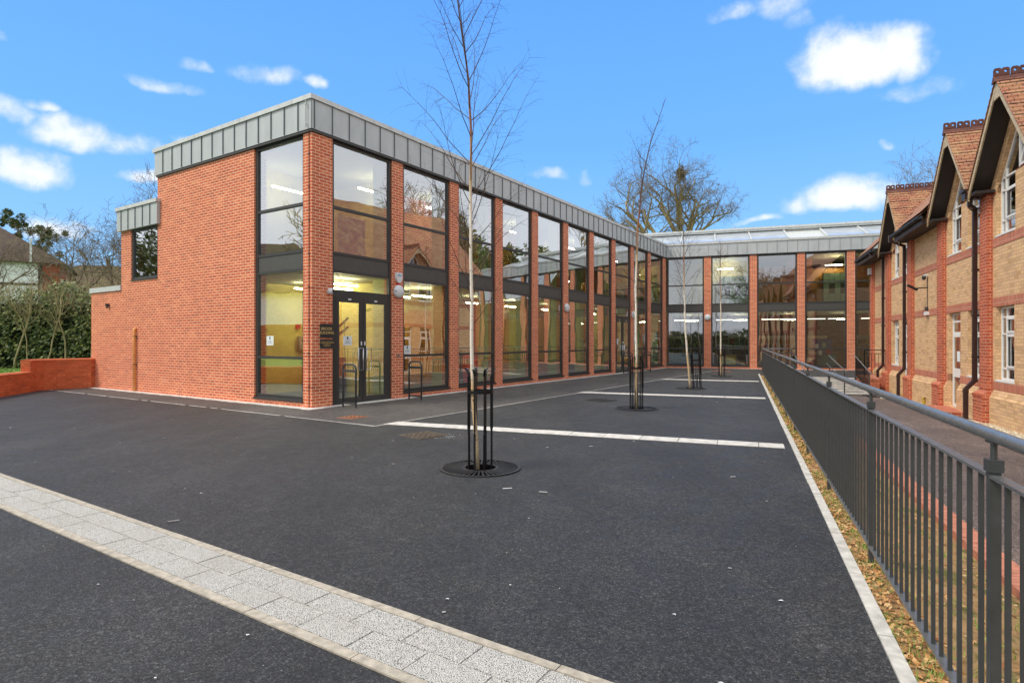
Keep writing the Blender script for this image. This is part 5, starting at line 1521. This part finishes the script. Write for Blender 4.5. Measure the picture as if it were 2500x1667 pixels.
for c in GC:
    r = MB(); pe0, pe1 = EP-.02, 6.6
    for sg in (1,-1):
        hw_ = 1.70; zl = gap-hw_*gs; L = math.hypot(hw_, hw_*gs)
        # tiled courses as real steps
        nc = 20
        for k in range(nc):
            f0, f1 = k/nc, (k+1)/nc
            y0_, y1_ = hw_*(1-f0), hw_*(1-f1)
            za, zc = gap-y0_*gs, gap-y1_*gs
            t0, t1 = .048, .018
            # lower edge thick, upper tucked under
            q = [(c+sg*y0_, za), (c+sg*y0_, za+t0), (c+sg*y1_, zc+t1), (c+sg*y1_, zc)]
            a_, b_, c_, d_ = [Vector((pe0, s, z)) for s, z in q]; A_, B_, C_, D_ = [Vector((pe1, s, z)) for s, z in q]
            u0, u1 = f0*L, f1*L
            quads = [([a_,A_,B_,b_], [(pe0,u0),(pe1,u0),(pe1,u0+.01),(pe0,u0+.01)]), ([b_,B_,C_,c_], [(pe0,u0+.012),(pe1,u0+.012),(pe1,u1-.012),(pe0,u1-.012)]), ([a_,b_,c_,d_], None), ([D_,C_,B_,A_], None), ([d_,D_,A_,a_], None)]
            for qq, uu in quads:
                if sg < 0: qq = qq[::-1]; uu = uu[::-1] if uu else None
                r.face(qq, uu)
    gr_ = r.build('gable_roof', M['tile'], rb)
    # ridge tiles with holes (crested)
    rt = MB(); x = pe0-.03
    while x < 6.5:
        rt.prism([(c-.10,gap-.08),(c+.10,gap-.08),(c,gap+.07)], x, x+.29, Matrix(((0,0,1,0),(1,0,0,0),(0,1,0,0),(0,0,0,1))))
        # crest plate with two round holes approximated by an outline of struts
        z0_, z1_ = gap+.06, gap+.22; th = .018
        rt.box(x+.005, x+.285, c-th, c+th, z0_, z0_+.045)
        for hx in (.075, .215):
            cx_ = x+hx; 
            def sq(an):
                cx2, cz2 = math.cos(an), math.sin(an); k_ = 1/max(abs(cx2)/.0695, abs(cz2)/.062)
                return (cx_+cx2*k_, z0_+.085+cz2*k_)
            for m_ in range(16):
                a1 = 2*math.pi*m_/16; a2 = 2*math.pi*(m_+1)/16; ri = .027
                q = [(cx_+ri*math.cos(a1), z0_+.085+ri*math.sin(a1)), sq(a1), sq(a2), (cx_+ri*math.cos(a2), z0_+.085+ri*math.sin(a2))]
                rt.prism([(v, u) for u, v in q], c-th+.001, c+th-.001, Matrix(((0,1,0,0),(0,0,1,0),(1,0,0,0),(0,0,0,1))))
            rt.box(cx_-.045, cx_+.045, c-th+.002, c+th-.002, z0_+.147, z0_+.162)
        x += .30
    rt.build('ridge_tiles', M['ridge'], rb)
    # barge boards
    bb = MB()
    for sg in (1,-1):
        zt = gap-.02
        M1 = Matrix(((0,0,1,0),(1,0,0,0),(0,1,0,0),(0,0,0,1)))
        hw_ = 1.68
        poly = [(c, zt-.02), (c+sg*hw_, zt-.02-hw_*gs), (c+sg*hw_, zt-.02-hw_*gs-.16), (c+sg*.0, zt-.18)]
        if sg < 0: poly = poly[::-1]
        bb.prism(poly, EP-.0, EP+.03, M1)
    bb.prism([(c-.16,zt-.40),(c+.16,zt-.40),(c,zt-.18)], EP+.002, EP+.028, M1)
    bb.build('bargeboard', M['barge'], rb)
    # dark soffit lining under verge
    sf = MB()
    for sg in (1,-1):
        poly = [(c, gap-.06), (c+sg*1.66, gap-.06-1.66*gs), (c+sg*1.66, gap-.12-1.66*gs), (c, gap-.12)]
        if sg < 0: poly = poly[::-1]
        sf.prism(poly, EP+.03, P0+.28, M1)
        a, e = sorted((c+sg*1.27, c+sg*1.665)); sf.box(EP+.03, P0, a, e, 5.02, 5.08)
        # boxed eave end (triangular)
        q = [(c+sg*1.665,5.08),(c+sg*1.665,5.16),(c+sg*1.66,5.16)]
    sf.build('soffit', M['soffit'], rb)
# eaves soffit and fascia of flat bays
for a, e in ((15.4,18.73),(22.07,S1+.3)):
    b = MB(); b.box(EP-.1, P0, a, e, 5.03, 5.10); b.build('soffit', M['soffit'], rb)
    b = MB(); b.box(EP-.13, EP-.1, a, e, 5.01, 5.24); b.build('eaves_board', M['fasciabrown'], rb)
    b = MB(); g0_ = EP-.20
    n_ = 8; prof = [(g0_+.06*math.cos(math.pi+math.pi*k/n_), 5.22+.06*math.sin(math.pi+math.pi*k/n_)) for k in range(n_+1)]
    prof = prof+[(x_*.0+ (g0_+.05*math.cos(math.pi*(1-k/n_)+0)) , 5.22-.05*math.sin(math.pi*(k/n_))) for k, x_ in ((k, 0) for k in range(n_, -1, -1))]
    prof = [(g0_-.06,5.25),(g0_-.06,5.19),(g0_-.03,5.16),(g0_+.03,5.16),(g0_+.06,5.19),(g0_+.06,5.25),(g0_+.05,5.25),(g0_+.05,5.195),(g0_+.025,5.17),(g0_-.025,5.17),(g0_-.05,5.195),(g0_-.05,5.25)]
    b.prism(prof, a-.1, e+.02, M2)
    x = a+.3
    while x < e:
        b.box(g0_-.07,g0_+.065,x,x+.05,5.15,5.262); x += .8
    b.build('gutter', M['ink'], rb)
# downpipes
def downpipe(s, top, name='downpipe', hopper=False, zl=.56):
    b = MB(); q = 4.38
    b.box(q-.045, q+.045, s-.045, s+.045, .62, top)
    b.beam((q, s, .66), (4.20, s, .44), .088, .088, up=(0,1,0)); b.box(4.155, 4.245, s-.045, s+.045, pz(s)+.02, .46)
    for z in (1.2, 2.2, 3.3): b.box(q-.052, q+.17, s-.052, s+.052, z, z+.05)
    b.box(q-.052,q+.052,s-.052,s+.052,.62,.68); b.box(4.148,4.252,s-.052,s+.052,.36,.42)
    if hopper:
        b.box(q-.30, q-.02, s-.35, s-.12, top+.16, top+.36); b.box(q-.34, q+.02, s-.39, s-.08, top+.34, top+.40)
        b.beam((q-.16, s-.235, top+.16), (q-.16, s-.2, top+.02), .09, .09, up=(0,1,0)); b.beam((q-.16, s-.2, top+.03), (q, s, top-.03), .088, .088)
    else:
        b.beam((q, s, top-.04), (EP-.16, s, top+.16), .08, .08, up=(0,1,0)); b.box(EP-.23,EP-.14,s-.06,s+.06,top+.12,top+.36)
    b.build('downpipe', M['pipe'], rb)
downpipe(12.42, 4.82, hopper=True); downpipe(19.08, 4.95); downpipe(22.42, 4.95); downpipe(5.75, 4.82, hopper=True)
b = MB(); b.box(3.75, 4.54, 13.35, 15.12, -.5, -.215); b.build('doorstep', M['red'], rb)
# wall fittings on the buff building
t = thing('security_camera', 'small dome security camera high on the buff wall above the floodlight', 'camera', D(P0,16.95,3.60), RD, 'security cameras')
b = MB(); b.box(-.10,0,-.05,.05,.05,.10); b.build('bracket', M['whiteplastic'], t)
b = MB(); b.lathe([(.05,.05),(.06,.0),(.05,-.05),(.02,-.075)], 14, 'z', (-.11,0,0)); b.build('dome', M['ink'], t, None, True)
t = thing('floodlight', 'black floodlight on a bracket arm on the buff wall', 'floodlight', D(P0,16.95,3.28), RD)
b = MB(); b.tube([(0,0,0),(-.28,0,.0)], .016, 8); b.build('arm', M['black'], t)
b = MB(); b.beam((-.28,.0,-.06),(-.55,.02,.10),.22,.05,up=(0,0,1)); b.build('lamp_head', M['black'], t)
b = MB(); b.tube([(-.02,0,.3),(-.02,.01,0),(-.015,-.01,-.35),(-.02,0,-.62)], .008, 6); b.build('cable', M['black'], t)
t = thing('junction_box', 'pale grey light fitting with black gland below the floodlight', 'wall light', D(P0,16.9,2.42), RD)
b = MB(); b.box(-.10,0,-.12,.12,0,.11); b.build('body', M['whiteplastic'], t); b = MB(); b.lathe([(.04,.14),(.045,.2),(.035,.26)], 12, 'z', (-.05,0,0)); b.build('gland', M['ink'], t)
t = thing('wall_tap', 'yellow standpipe at the foot of the buff wall beside the doorstep', 'tap', D(4.2,15.95,-.34), RD)
b = MB(); b.tube([(0,0,0),(0,0,.22)], .045, 10); b.lathe([(.055,.22),(.055,.25),(.03,.27)], 12); b.build('body', M['yellowtap'], t); b = MB(); b.tube([(0,0,.24),(-.0,-.10,.27)], .015, 8); b.build('handle', M['black'], t)
t = thing('wall_box', 'white sensor box high at the far corner of the buff building', 'sensor', D(P0-.11,25.1,4.55), RD)
b = MB(); b.box(-.12,0,-.1,.1,0,.28); b.build('cover', M['whiteplastic'], t); b = MB(); b.box(-.09,-.02,-.06,.06,-.04,0); b.build('base', M['ink'], t)
